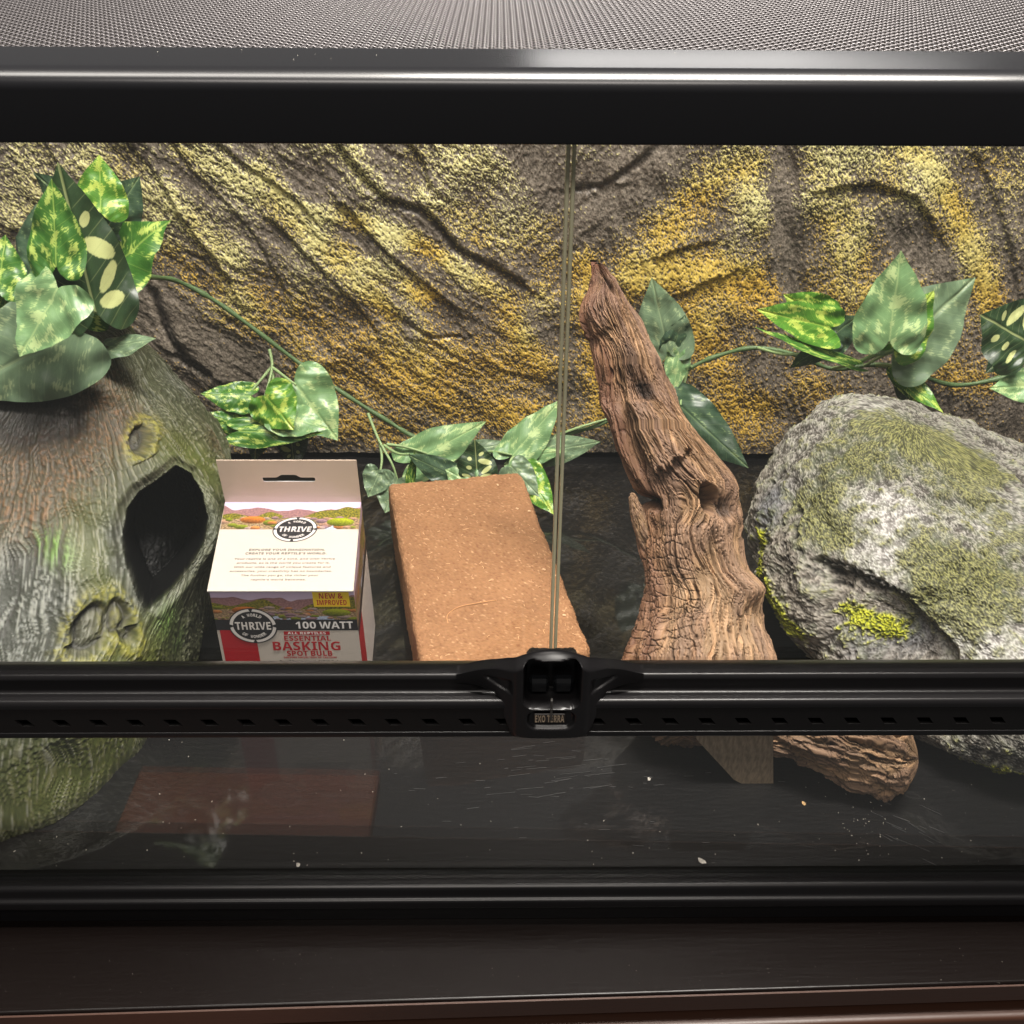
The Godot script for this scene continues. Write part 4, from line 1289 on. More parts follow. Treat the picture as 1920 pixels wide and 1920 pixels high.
func carton() -> void:
	var t := thing("bulb_carton", "small white and red printed bulb carton with a hang tab", "carton", Vector3(-0.1575, 0, -0.165))
	var at := t.position
	# corners: bottom and top, front and back
	var fl := Vector3(-0.1962, 0.0980, -0.1190) - at
	var fr := Vector3(-0.1137, 0.0974, -0.1190) - at
	var br := Vector3(-0.1198, 0.0989, -0.2120) - at
	var bl := Vector3(-0.2077, 0.0973, -0.2120) - at
	fl.y = (fl.y + fr.y) / 2
	fr.y = fl.y
	bl.y = (bl.y + br.y) / 2
	br.y = bl.y
	var dfl := Vector3(-0.1965, 0.001, -0.120) - at
	var dfr := Vector3(-0.1120, 0.001, -0.119) - at
	var dbr := Vector3(-0.1165, 0.001, -0.206) - at
	var dbl := Vector3(-0.1980, 0.001, -0.206) - at
	var white := plain(rgb(202, 192, 180), 0.42)
	var shell := plain(rgb(214, 204, 196), 0.5)
	var red := plain(rgb(176, 26, 36), 0.42)
	var ink := plain(rgb(40, 39, 42), 0.42)
	var side_out := Vector3(1, 0, 0)
	var front := part("front_panel", panel_mesh(dfl, dfr, fr, fl, Vector3(0, 0, 1)), white, t)
	part("left_panel", panel_mesh(dbl, dfl, fl, bl, Vector3(-1, 0, 0)), shell, t)
	part("back_panel", panel_mesh(dbl, dbr, br, bl, Vector3(0, 0, -1)), shell, t)
	part("bottom_panel", panel_mesh(dfl, dfr, dbr, dbl, Vector3(0, -1, 0)), shell, t)
	var side := part("side_panel", panel_mesh(dfr, dbr, br, fr, Vector3(1, 0, 0)), shell, t)
	# top flap: a thin board that overhangs the front a little
	var lip := (fl - bl) * 0.012
	var over := Vector3(0, 0.0007, 0)
	var flap := part("top_flap", panel_mesh(fl + lip + over - Vector3(0.001, 0, 0), fr + lip + over, br + over, bl + over, Vector3(0, 1, 0)), white, t)
	part("flap_edge", panel_mesh(fl + lip - Vector3(0.001, 0, 0), fr + lip, fr + lip + over, fl + lip + over - Vector3(0.001, 0, 0), Vector3(0, 0, 1)), plain(rgb(236, 230, 224), 0.7), t)
	# hang tab with its slot, a thin card
	var tab := CSGPolygon3D.new()
	tab.name = "hang_tab"
	tab.polygon = PackedVector2Array([Vector2(-0.2075, 0.0981) - Vector2(at.x, 0), Vector2(-0.1198, 0.0989) - Vector2(at.x, 0), Vector2(-0.1205, 0.1301) - Vector2(at.x, 0), Vector2(-0.2089, 0.1301) - Vector2(at.x, 0)])
	tab.depth = 0.001
	tab.position = Vector3(0, 0, -0.2125 - at.z + 0.0008)
	tab.material = plain(rgb(206, 186, 168), 0.6)
	var slot := CSGPolygon3D.new()
	slot.operation = CSGShape3D.OPERATION_SUBTRACTION
	slot.name = "slot"
	var sc := Vector2(-0.1645, 0.1159) - Vector2(at.x, 0)
	slot.polygon = rounded([sc + Vector2(-0.0168, -0.0014), sc + Vector2(0.0168, -0.0014), sc + Vector2(0.0168, 0.0016), sc + Vector2(0.0075, 0.0016), sc + Vector2(0.0048, 0.0036), sc + Vector2(-0.0048, 0.0036), sc + Vector2(-0.0075, 0.0016), sc + Vector2(-0.0168, 0.0016)], [0.0014, 0.0014, 0.0014, 0.0008])
	slot.depth = 0.01
	slot.position.z = 0.004
	tab.add_child(slot, true)
	t.add_child(tab)
	# print on the top flap: frame with x to the right, y towards the back
	var mid := (fl + fr + br + bl) / 4 + over + lip / 2
	var across := (fr - fl).normalized()
	var away := ((bl + br) - (fl + fr)).normalized()
	var lay := Basis(across, away, across.cross(away).normalized())
	lay.y = lay.z.cross(lay.x)
	var deep := ((bl + br) - (fl + fr)).length() / 2
	var wide := (fr - fl).length()
	var photo := plain(Color(1, 1, 1), 0.42)
	photo.albedo_texture = scenery(320, 112, 1.0, 1)
	var hi := lay.z * 0.00006
	part("picture", panel_mesh(bl.lerp(fl, 0.34) + over + hi, br.lerp(fr, 0.34) + over + hi, br + over + hi, bl + over + hi, Vector3(0, 1, 0)), photo, flap)
	roundel(flap, mid + lay * Vector3(0.002, deep * 0.165, 0.0001), lay, 0.0138, 1.0)
	var soft := plain(rgb(62, 58, 56), 0.5)
	var faint := plain(rgb(96, 88, 85), 0.5)
	var lines := [["EXPLORE YOUR IMAGINATION.", -0.070, 0.046, 0.0022, soft], ["CREATE YOUR REPTILE'S WORLD.", -0.110, 0.049, 0.0022, soft], ["Your reptile is one of a kind, and with Thrive", -0.172, 0.060, 0.0023, faint], ["products, so is the world you create for it.", -0.216, 0.055, 0.0023, faint], ["With our wide range of unique features and", -0.260, 0.057, 0.0023, faint], ["accessories, your creativity has no boundaries.", -0.304, 0.060, 0.0023, faint], ["The further you go, the richer your", -0.348, 0.045, 0.0023, faint], ["reptile's world becomes.", -0.392, 0.032, 0.0023, faint]]
	for l in lines:
		lettering(l[0], flap, l[4], mid + lay * Vector3(0.001, deep * l[1], 0.00004), lay, l[2], l[3])
	# print on the front
	var across2 := (fr - fl).normalized()
	var upward := ((fl + fr) - (dfl + dfr)).normalized()
	var stand := Basis(across2, upward, across2.cross(upward).normalized())
	stand.y = stand.z.cross(stand.x)
	var at_front := func(x: float, y: float) -> Vector3:
		# x 0..1 left to right, y metres below the top edge
		var v := y * 0.88 / ((fl + fr) / 2 - (dfl + dfr) / 2).length()
		return fl.lerp(fr, x).lerp(dfl.lerp(dfr, x), v) + stand.z * 0.0001
	var patch := func(x0: float, x1: float, y0: float, y1: float, m: Material, up: float, called: String) -> void:
		var z := stand.z * up
		part(called, panel_mesh(at_front.call(x0, y1) + z, at_front.call(x1, y1) + z, at_front.call(x1, y0) + z, at_front.call(x0, y0) + z, Vector3(0, 0, 1)), m, front)
	var photo2 := plain(Color(0.92, 0.9, 0.9), 0.42)
	photo2.albedo_texture = scenery(320, 150, 0.7, 2)
	patch.call(0.0, 1.0, 0.0, 0.0245, photo2, 0.0, "picture")
	patch.call(0.0, 1.0, 0.0240, 0.0332, ink, 0.00006, "black_band")
	patch.call(0.02, 0.27, 0.0332, 0.098, red, 0.00005, "red_field")
	patch.call(0.71, 0.965, 0.0006, 0.0132, plain(rgb(232, 196, 38), 0.42), 0.00010, "yellow_flash")
	lettering("NEW &", front, red, at_front.call(0.838, 0.0042) + stand.z * 0.0001, stand, 0.0138, 0.0038)
	lettering("IMPROVED", front, red, at_front.call(0.838, 0.0096) + stand.z * 0.0001, stand, 0.0172, 0.0036)
	lettering("100 WATT", front, plain(rgb(236, 232, 228), 0.5), at_front.call(0.765, 0.0287) + stand.z * 0.0001, stand, 0.0335, 0.0052)
	patch.call(0.47, 0.795, 0.0342, 0.0372, red, 0.00006, "red_strip")
	lettering("ALL REPTILES", front, plain(rgb(232, 224, 218), 0.5), at_front.call(0.632, 0.0357) + stand.z * 0.0001, stand, 0.0225, 0.0017)
	lettering("ESSENTIAL", front, red, at_front.call(0.632, 0.0402), stand, 0.0275, 0.0037)
	lettering("BASKING", front, red, at_front.call(0.618, 0.0470), stand, 0.0400, 0.0067)
	lettering("SPOT BULB", front, red, at_front.call(0.632, 0.0535), stand, 0.0270, 0.0040)
	lettering("DAYTIME PROJECTION OF CALCIUM", front, red, at_front.call(0.632, 0.0574), stand, 0.0315, 0.0016)
	lettering("Provides essential UVA light", front, ink, at_front.call(0.632, 0.0612), stand, 0.0370, 0.0027)
	roundel(front, at_front.call(0.262, 0.0292) + stand.z * 0.0002, stand, 0.0142, 0.93)
	# print on the side
	var photo3 := plain(Color(0.8, 0.78, 0.76), 0.45)
	photo3.albedo_texture = scenery(160, 128, 0.7, 3)
	var so := side_out * 0.0001
	part("picture", panel_mesh(fr.lerp(dfr, 0.28) + so, br.lerp(dbr, 0.28) + so, br + so, fr + so, Vector3(1, 0, 0)), photo3, side)
	part("black_band", panel_mesh(fr.lerp(dfr, 0.36) + so, br.lerp(dbr, 0.36) + so, br.lerp(dbr, 0.28) + so, fr.lerp(dfr, 0.28) + so, Vector3(1, 0, 0)), ink, side)
	part("red_field", panel_mesh(dfr + so, dfr.lerp(dbr, 0.28) + so, fr.lerp(dfr, 0.36).lerp(br.lerp(dbr, 0.36), 0.28) + so, fr.lerp(dfr, 0.36) + so, Vector3(1, 0, 0)), red, side)


# ---------------------------------------------------------------- artificial vine
func leaf_skin(kind: int) -> StandardMaterial3D:
	var size := 256
	var im := Image.create(size, size, false, Image.FORMAT_RGB8)
	var streak := nz("leaf streak", 1.0, 3)
	var blot := nz("leaf blot", 1.0, 2)
	var pick: Array = [
		[rgb(58, 104, 40), rgb(86, 138, 54), rgb(196, 214, 110)],
		[rgb(42, 62, 38), rgb(54, 78, 46), rgb(208, 214, 146)],
		[rgb(104, 126, 98), rgb(122, 146, 110), rgb(168, 184, 140)],
		[rgb(78, 128, 44), rgb(104, 156, 54), rgb(196, 212, 100)],
		[rgb(56, 78, 58), rgb(72, 96, 70), rgb(140, 160, 108)],
		[rgb(112, 148, 100), rgb(134, 168, 112), rgb(188, 208, 146)],
	][kind]
	var dose: float = [0.06, 0.0, -0.12, 0.10, -0.18, 0.08][kind]
	var spots := []
	var r := RandomNumberGenerator.new()
	r.seed = 15
	for q in [[0.42, 0.06, 0.27, 0.055], [0.45, 0.22, 0.25, 0.06], [0.40, 0.42, 0.30, 0.07], [-0.35, 0.30, 0.12, 0.05], [-0.5, 0.10, 0.20, 0.045], [-0.30, 0.52, 0.10, 0.05], [0.25, 0.62, 0.12, 0.045]]:
		spots.append([Vector2(q[0], q[1]), Vector2(q[2], q[3]), r.randf_range(-0.4, 0.4)])
	for y in size:
		for x in size:
			var u := x / float(size) * 2.0 - 1.0
			var v := (1.0 - y / float(size)) * 1.18 - 0.18
			var a := absf(u)
			# side veins leave the midrib and run outwards towards the tip
			var run := v - a * 0.34 * (1.0 - 0.3 * v)
			var half := 3.0 if u > 0 else 0.0
			var n := streak.get_noise_2d(run * 34.0 + kind * 20.0 + half, a * 7.0 + kind * 7.0)
			var b := blot.get_noise_2d(u * 2.6 + kind * 9.0, v * 4.0 + kind * 3.0)
			var col: Color = pick[0].lerp(pick[1], clampf(0.55 - 0.5 * a + 0.5 * b + 0.35 * n, 0, 1))
			var share := 0.0
			if kind == 1:
				for q in spots:
					var e: Vector2 = (Vector2(u, v) - q[0]).rotated(q[2])
					share = maxf(share, smoothstep(1.10, 0.94, (e / q[1]).length() + 0.10 * n))
			else:
				share = smoothstep(0.20, 0.42, 0.50 * n + 0.80 * b + dose * (1.2 - 0.8 * a))
			col = col.lerp(pick[2], share * 0.82)
			var vein := smoothstep(0.5, 0.0, absf(fposmod(run * 8.0, 1.0) - 0.5) / 0.10) * smoothstep(0.0, 0.12, a) * smoothstep(1.0, 0.7, a)
			vein = maxf(0.45 * vein, 0.8 * smoothstep(0.035, 0.012, a))
			col = col.lerp(pick[2].lerp(pick[1], 0.45), vein * 0.85)
			im.set_pixel(x, y, col.linear_to_srgb())
	var m := StandardMaterial3D.new()
	m.albedo_texture = ImageTexture.create_from_image(im)
	m.roughness = 0.36
	m.metallic_specular = 0.5
	m.backlight_enabled = true
	m.backlight = Color(0.35, 0.35, 0.35)
	m.cull_mode = BaseMaterial3D.CULL_DISABLED
	return m

# A heart shaped leaf from its stalk to its tip, facing a given way; fold closes the two halves, droop bends the tip back.
func leaf_mesh(base: Vector3, tip: Vector3, facing: Vector3, width: float, fold: float, droop: float, wave: float, seed_at: float) -> ArrayMesh:
	var axis := tip - base
	var length := axis.length()
	var y := axis / length
	var z := (facing - y * facing.dot(y)).normalized()
	var x := y.cross(z)
	var ripple := nz("leaf ripple", 1.0)
	var nu := 33
	var nv := 41
	var p := PackedVector3Array()
	var uv := PackedVector2Array()
	var edge := [Vector2(0.0, 0.0), Vector2(0.16, -0.085), Vector2(0.44, -0.155), Vector2(0.75, -0.135), Vector2(0.95, -0.03), Vector2(1.0, 0.12), Vector2(0.96, 0.30), Vector2(0.77, 0.53), Vector2(0.46, 0.74), Vector2(0.19, 0.89), Vector2(0.004, 1.0)]
	for j in nv:
		var g := float(j) / (nv - 1) * 10.0
		var k := mini(int(g), 9)
		var e: Vector2 = edge[k].cubic_interpolate(edge[k + 1], edge[maxi(k - 1, 0)], edge[mini(k + 2, 10)], g - k)
		for i in nu:
			var s := 2.0 * i / (nu - 1) - 1.0
			var a := absf(s)
			var q := signf(s) * maxf(e.x, 0.0) * a
			var t := lerpf(maxf(e.y, 0.0) * (1.0 - 0.10 * (1.0 - e.y)), e.y, a)
			var away := absf(q)
			var pz := -fold * width * 0.42 * (sqrt(q * q + 0.01) - 0.1) + droop * length * (t * t - t)
			pz += wave * width * 0.16 * ripple.get_noise_2d(seed_at * 13.0 + q * 1.3, t * 2.6 + seed_at * 5.0) * (0.3 + away)
			pz += 0.006 * width * cos(TAU * 7.0 * (t - away * 0.34)) * smoothstep(0.05, 0.3, away) - 0.02 * width * exp(-q * q / 0.0016)
			p.append(base + x * (q * width * 0.5) + y * (length * t) + z * pz)
			uv.append(Vector2(0.5 + 0.49 * q, 1.0 - (t + 0.18) / 1.18))
	return sheet(p, PackedColorArray(), nu, nv, false, uv)

func vine() -> void:
	var t := thing("artificial_vine", "long plastic ivy garland with variegated leaves hung along the rock wall", "artificial vine")
	var skins := []
	for k in 6:
		skins.append(leaf_skin(k))
	var stem := plain(rgb(84, 108, 66), 0.5)
	var pale_stem := plain(rgb(140, 164, 110), 0.5)
	var run := smooth_line([Vector3(-0.3437, 0.1877, -0.3000), Vector3(-0.3080, 0.2250, -0.2700), Vector3(-0.2907, 0.2194, -0.3000), Vector3(-0.2840, 0.1883, -0.3800), Vector3(-0.2751, 0.1758, -0.4050), Vector3(-0.2529, 0.1585, -0.4120), Vector3(-0.2268, 0.1364, -0.4120), Vector3(-0.1918, 0.1061, -0.4100), Vector3(-0.1588, 0.0824, -0.4050), Vector3(-0.1250, 0.0606, -0.4000), Vector3(-0.0947, 0.0433, -0.3950), Vector3(-0.0549, 0.0360, -0.3900), Vector3(-0.0195, 0.0355, -0.3900), Vector3(0.0180, 0.0469, -0.3950), Vector3(0.0555, 0.0567, -0.4000), Vector3(0.0854, 0.0778, -0.4050), Vector3(0.1234, 0.1009, -0.4100), Vector3(0.1480, 0.1132, -0.4100), Vector3(0.1760, 0.1219, -0.4050), Vector3(0.2098, 0.1168, -0.4000), Vector3(0.2355, 0.1085, -0.3950), Vector3(0.2670, 0.1141, -0.3900), Vector3(0.2935, 0.1095, -0.3900), Vector3(0.3374, 0.0941, -0.3950), Vector3(0.3828, 0.1022, -0.3950), Vector3(0.4269, 0.1069, -0.4000)], 8)
	var radii := PackedFloat32Array()
	for k in run.size():
		radii.append(0.0019 + 0.0003 * sin(k * 0.9) + (0.0007 if k % 19 == 0 else 0.0))
	part("stem", tube(run, radii, 8), stem, t)
	for q in [
		[Vector3(-0.2140, 0.1177, -0.4100), Vector3(-0.2114, 0.1060, -0.4000), Vector3(-0.2150, 0.0914, -0.3800)],
		[Vector3(-0.2135, 0.1037, -0.4050), Vector3(-0.2285, 0.0898, -0.3900)],
		[Vector3(-0.2106, 0.1060, -0.4000), Vector3(-0.1907, 0.0983, -0.3850)],
		[Vector3(-0.2111, 0.1014, -0.4000), Vector3(-0.2104, 0.0761, -0.3750)],
		[Vector3(-0.1378, 0.0655, -0.4000), Vector3(-0.1286, 0.0489, -0.3850), Vector3(-0.1172, 0.0349, -0.3700), Vector3(-0.1132, 0.0228, -0.3650)],
		[Vector3(-0.1279, 0.0464, -0.3850), Vector3(-0.1258, 0.0370, -0.3750), Vector3(-0.1271, 0.0288, -0.3650)],
		[Vector3(-0.1246, 0.0439, -0.3850), Vector3(-0.1129, 0.0420, -0.3750), Vector3(-0.1025, 0.0439, -0.3700)],
		[Vector3(-0.1224, 0.0449, -0.3850), Vector3(-0.1072, 0.0424, -0.3850), Vector3(-0.0895, 0.0392, -0.3800)],
		[Vector3(-0.0549, 0.0360, -0.3900), Vector3(-0.0459, 0.0392, -0.3800), Vector3(-0.0478, 0.0333, -0.3600)],
		[Vector3(-0.0439, 0.0355, -0.3900), Vector3(-0.0306, 0.0402, -0.3800), Vector3(-0.0197, 0.0406, -0.3750)],
		[Vector3(-0.0284, 0.0355, -0.3900), Vector3(-0.0111, 0.0349, -0.3700), Vector3(-0.0078, 0.0333, -0.3600)],
		[Vector3(-0.0195, 0.0355, -0.3900), Vector3(-0.0086, 0.0384, -0.3850), Vector3(0.0031, 0.0392, -0.3800)],
		[Vector3(0.0158, 0.0469, -0.3950), Vector3(0.0375, 0.0559, -0.3950), Vector3(0.0597, 0.0607, -0.4000)],
		[Vector3(0.1276, 0.1018, -0.4100), Vector3(0.1129, 0.1126, -0.4050), Vector3(0.1037, 0.1213, -0.4000)],
		[Vector3(0.1234, 0.1004, -0.4100), Vector3(0.1188, 0.0876, -0.4000), Vector3(0.1145, 0.0833, -0.3800)],
		[Vector3(0.1760, 0.1219, -0.4050), Vector3(0.1948, 0.1272, -0.3800), Vector3(0.2233, 0.1384, -0.3700)],
		[Vector3(0.2355, 0.1085, -0.3950), Vector3(0.2423, 0.1242, -0.3700), Vector3(0.2530, 0.1376, -0.3600), Vector3(0.2562, 0.1537, -0.3450)],
		[Vector3(0.2462, 0.1123, -0.3900), Vector3(0.2576, 0.1305, -0.3700), Vector3(0.2678, 0.1407, -0.3600)],
		[Vector3(0.2587, 0.1132, -0.3900), Vector3(0.2696, 0.1273, -0.3800), Vector3(0.2762, 0.1318, -0.3750)],
		[Vector3(0.2670, 0.1141, -0.3900), Vector3(0.2761, 0.1207, -0.3700), Vector3(0.2824, 0.1142, -0.3600)],
		[Vector3(0.2670, 0.1141, -0.3900), Vector3(0.2759, 0.1169, -0.3800), Vector3(0.2810, 0.1171, -0.3700)],
		[Vector3(-0.3080, 0.2250, -0.2700), Vector3(-0.2947, 0.2393, -0.2450), Vector3(-0.2923, 0.2461, -0.2400)],
		[Vector3(-0.3080, 0.2250, -0.2700), Vector3(-0.2950, 0.2329, -0.2400), Vector3(-0.2880, 0.2381, -0.2220)]
	]:
		var line := smooth_line(q, 6)
		var r := PackedFloat32Array()
		for k in line.size():
			r.append(lerpf(0.0014, 0.0008, float(k) / line.size()))
		part("leaf_stalk", tube(line, r, 6), pale_stem, t)
	var n := 0.0
	# stalk end, tip, way it faces, width, fold, droop, ripple, kind of print
	for l in [
		[Vector3(-0.2843, 0.2525, -0.2220), Vector3(-0.2812, 0.2984, -0.2360), Vector3(0.10, 0.40, 0.91), 0.0321, 0.25, 0.06, 0.5, 0],
		[Vector3(-0.2720, 0.2213, -0.2320), Vector3(-0.2822, 0.3034, -0.2520), Vector3(0.45, 0.30, 0.84), 0.0549, 0.45, 0.02, 0.5, 1],
		[Vector3(-0.2875, 0.2624, -0.2800), Vector3(-0.3144, 0.2880, -0.2900), Vector3(-0.21, 0.31, 0.93), 0.0275, 0.20, 0.10, 0.5, 4],
		[Vector3(-0.2710, 0.2694, -0.2700), Vector3(-0.2701, 0.2995, -0.2850), Vector3(0.25, 0.49, 0.84), 0.0321, 0.20, 0.05, 0.5, 3],
		[Vector3(-0.2728, 0.2576, -0.2850), Vector3(-0.2535, 0.2830, -0.3000), Vector3(0.42, 0.36, 0.83), 0.0315, 0.20, 0.10, 0.5, 4],
		[Vector3(-0.2942, 0.2198, -0.2700), Vector3(-0.2349, 0.2603, -0.2850), Vector3(-0.14, 0.70, 0.70), 0.0601, 0.15, -0.05, 0.6, 0],
		[Vector3(-0.2819, 0.2435, -0.2120), Vector3(-0.3049, 0.2102, -0.1920), Vector3(0.05, 0.80, 0.60), 0.0457, 0.12, 0.08, 0.5, 5],
		[Vector3(-0.2860, 0.2108, -0.2260), Vector3(-0.3601, 0.1769, -0.2100), Vector3(0.15, 0.40, 0.90), 0.0657, 0.02, -0.03, 0.5, 2],
		[Vector3(-0.3282, 0.2330, -0.2350), Vector3(-0.3244, 0.2603, -0.2550), Vector3(0.21, 0.52, 0.83), 0.0317, 0.20, 0.10, 0.5, 0],
		[Vector3(-0.3283, 0.2275, -0.2450), Vector3(-0.3423, 0.1767, -0.2250), Vector3(0.21, 0.52, 0.83), 0.0309, 0.20, 0.10, 0.5, 0],
		[Vector3(-0.2711, 0.1950, -0.2400), Vector3(-0.2418, 0.2007, -0.2400), Vector3(0.00, 0.86, 0.51), 0.0171, 0.15, 0.05, 0.5, 2],
		[Vector3(-0.3185, 0.2354, -0.2650), Vector3(-0.3180, 0.2692, -0.2900), Vector3(-0.30, 0.30, 0.90), 0.0396, 0.20, 0.10, 0.5, 4],
		[Vector3(-0.2276, 0.0889, -0.3850), Vector3(-0.2654, 0.0933, -0.3800), Vector3(0.00, 0.78, 0.62), 0.0279, 0.40, 0.08, 0.5, 0],
		[Vector3(-0.2349, 0.0665, -0.3750), Vector3(-0.2618, 0.0800, -0.3720), Vector3(0.00, 0.60, 0.80), 0.0212, 0.30, 0.08, 0.5, 0],
		[Vector3(-0.2129, 0.0954, -0.3720), Vector3(-0.1899, 0.0744, -0.3550), Vector3(-0.30, 0.60, 0.75), 0.0416, 0.28, 0.06, 0.5, 3],
		[Vector3(-0.1928, 0.0978, -0.3900), Vector3(-0.1600, 0.0539, -0.3750), Vector3(0.20, 0.50, 0.84), 0.0521, 0.10, 0.06, 0.5, 5],
		[Vector3(-0.2052, 0.0800, -0.3720), Vector3(-0.1638, 0.0721, -0.3620), Vector3(0.00, 0.86, 0.51), 0.0336, 0.10, 0.08, 0.5, 5],
		[Vector3(-0.2359, 0.0675, -0.3660), Vector3(-0.1684, 0.0689, -0.3600), Vector3(0.00, 0.71, 0.71), 0.0252, 0.20, 0.10, 0.5, 0],
		[Vector3(-0.2263, 0.0732, -0.3850), Vector3(-0.2280, 0.0369, -0.3700), Vector3(-0.21, 0.31, 0.93), 0.0344, 0.20, 0.10, 0.5, 1],
		[Vector3(-0.1998, 0.0538, -0.3850), Vector3(-0.1981, 0.0269, -0.3750), Vector3(0.00, 0.41, 0.91), 0.0270, 0.20, 0.10, 0.5, 1],
		[Vector3(-0.1266, 0.0321, -0.3620), Vector3(-0.1362, 0.0145, -0.3520), Vector3(-0.10, 0.50, 0.86), 0.0259, 0.10, 0.10, 0.5, 2],
		[Vector3(-0.1125, 0.0268, -0.3600), Vector3(-0.1225, 0.0036, -0.3450), Vector3(0.10, 0.50, 0.86), 0.0345, 0.15, 0.10, 0.5, 2],
		[Vector3(-0.1037, 0.0313, -0.3780), Vector3(-0.0405, 0.0661, -0.3850), Vector3(-0.10, 0.62, 0.78), 0.0383, 0.08, 0.05, 0.5, 5],
		[Vector3(-0.0477, 0.0316, -0.3520), Vector3(-0.0497, 0.0605, -0.3650), Vector3(0.00, 0.45, 0.89), 0.0340, 0.20, 0.15, 0.5, 1],
		[Vector3(-0.0681, 0.0298, -0.3600), Vector3(-0.1027, 0.0525, -0.3550), Vector3(0.10, 0.60, 0.80), 0.0222, 0.30, 0.15, 0.5, 4],
		[Vector3(-0.1014, 0.0263, -0.3550), Vector3(-0.0971, 0.0531, -0.3600), Vector3(0.51, 0.30, 0.81), 0.0094, 0.20, 0.10, 0.5, 0],
		[Vector3(-0.0680, 0.0363, -0.3850), Vector3(-0.0196, 0.0457, -0.3880), Vector3(0.00, 0.71, 0.71), 0.0185, 0.10, 0.10, 0.5, 2],
		[Vector3(-0.0206, 0.0391, -0.3750), Vector3(0.0200, 0.0813, -0.3950), Vector3(-0.37, 0.57, 0.73), 0.0347, 0.15, 0.05, 0.5, 5],
		[Vector3(-0.0196, 0.0352, -0.3800), Vector3(0.0233, 0.0474, -0.3700), Vector3(0.00, 0.71, 0.71), 0.0200, 0.15, 0.10, 0.5, 5],
		[Vector3(0.0031, 0.0402, -0.3800), Vector3(0.0513, 0.0558, -0.3700), Vector3(0.00, 0.60, 0.80), 0.0251, 0.35, 0.12, 0.5, 2],
		[Vector3(-0.0091, 0.0348, -0.3600), Vector3(0.0133, 0.0091, -0.3350), Vector3(0.21, 0.52, 0.83), 0.0282, 0.30, 0.08, 0.5, 3],
		[Vector3(-0.0199, 0.0378, -0.3600), Vector3(0.0015, 0.0199, -0.3450), Vector3(0.00, 0.53, 0.85), 0.0265, 0.10, 0.08, 0.5, 2],
		[Vector3(-0.0540, 0.0294, -0.3500), Vector3(-0.0735, 0.0358, -0.3600), Vector3(0.00, 0.60, 0.80), 0.0257, 0.10, 0.08, 0.5, 5],
		[Vector3(0.1038, 0.1204, -0.4000), Vector3(0.0876, 0.1778, -0.4100), Vector3(-0.10, 0.36, 0.93), 0.0451, 0.15, 0.05, 0.5, 2],
		[Vector3(0.1082, 0.1218, -0.4020), Vector3(0.1156, 0.1498, -0.4050), Vector3(0.30, 0.30, 0.90), 0.0253, 0.15, 0.05, 0.5, 4],
		[Vector3(0.1133, 0.1185, -0.4000), Vector3(0.1095, 0.0887, -0.3900), Vector3(0.10, 0.40, 0.91), 0.0213, 0.20, 0.08, 0.5, 5],
		[Vector3(0.1137, 0.0817, -0.3850), Vector3(0.1698, 0.0398, -0.3550), Vector3(-0.25, 0.60, 0.76), 0.0393, 0.30, 0.10, 0.5, 4],
		[Vector3(0.2156, 0.1578, -0.3600), Vector3(0.1542, 0.1803, -0.3400), Vector3(-0.10, 0.50, 0.86), 0.0326, -0.30, 0.05, 0.5, 3],
		[Vector3(0.2180, 0.1579, -0.3750), Vector3(0.1804, 0.1800, -0.3700), Vector3(0.00, 0.45, 0.89), 0.0311, -0.20, 0.10, 0.5, 3],
		[Vector3(0.2334, 0.1311, -0.3550), Vector3(0.1497, 0.1736, -0.3250), Vector3(0.00, 0.95, 0.32), 0.0179, -0.35, 0.08, 0.5, 0],
		[Vector3(0.2202, 0.1406, -0.3750), Vector3(0.2408, 0.1614, -0.3750), Vector3(0.21, 0.52, 0.83), 0.0324, 0.20, 0.10, 0.5, 4],
		[Vector3(0.2226, 0.1428, -0.3700), Vector3(0.1888, 0.1276, -0.3550), Vector3(0.00, 0.32, 0.95), 0.0202, 0.10, 0.10, 0.5, 4],
		[Vector3(0.2533, 0.1567, -0.3380), Vector3(0.2523, 0.2200, -0.3500), Vector3(-0.05, 0.42, 0.91), 0.0533, 0.10, 0.03, 0.5, 5],
		[Vector3(0.2625, 0.1464, -0.3500), Vector3(0.2869, 0.1869, -0.3600), Vector3(0.10, 0.40, 0.91), 0.0439, 0.12, 0.05, 0.5, 3],
		[Vector3(0.2686, 0.1359, -0.3620), Vector3(0.3221, 0.1916, -0.3750), Vector3(0.05, 0.41, 0.91), 0.0658, 0.06, 0.04, 0.5, 2],
		[Vector3(0.2806, 0.1189, -0.3700), Vector3(0.3102, 0.0949, -0.3450), Vector3(0.32, 0.42, 0.85), 0.0189, 0.30, 0.10, 0.5, 3],
		[Vector3(0.2779, 0.1189, -0.3720), Vector3(0.2950, 0.0962, -0.3550), Vector3(-0.22, 0.44, 0.87), 0.0165, 0.30, 0.10, 0.5, 0],
		[Vector3(0.2879, 0.1134, -0.3760), Vector3(0.2911, 0.0835, -0.3660), Vector3(-0.22, 0.44, 0.87), 0.0192, 0.30, 0.10, 0.5, 4],
		[Vector3(0.3489, 0.1604, -0.3300), Vector3(0.3135, 0.1786, -0.3350), Vector3(0.00, 0.41, 0.91), 0.0573, 0.10, 0.05, 0.5, 1],
		[Vector3(0.3693, 0.1290, -0.3250), Vector3(0.3268, 0.1280, -0.3200), Vector3(0.00, 0.60, 0.80), 0.0288, 0.10, 0.05, 0.5, 5],
		[Vector3(0.3596, 0.1473, -0.3600), Vector3(0.3363, 0.1257, -0.3500), Vector3(0.00, 0.53, 0.85), 0.0281, 0.10, 0.05, 0.5, 4]
	]:
		n += 1.0
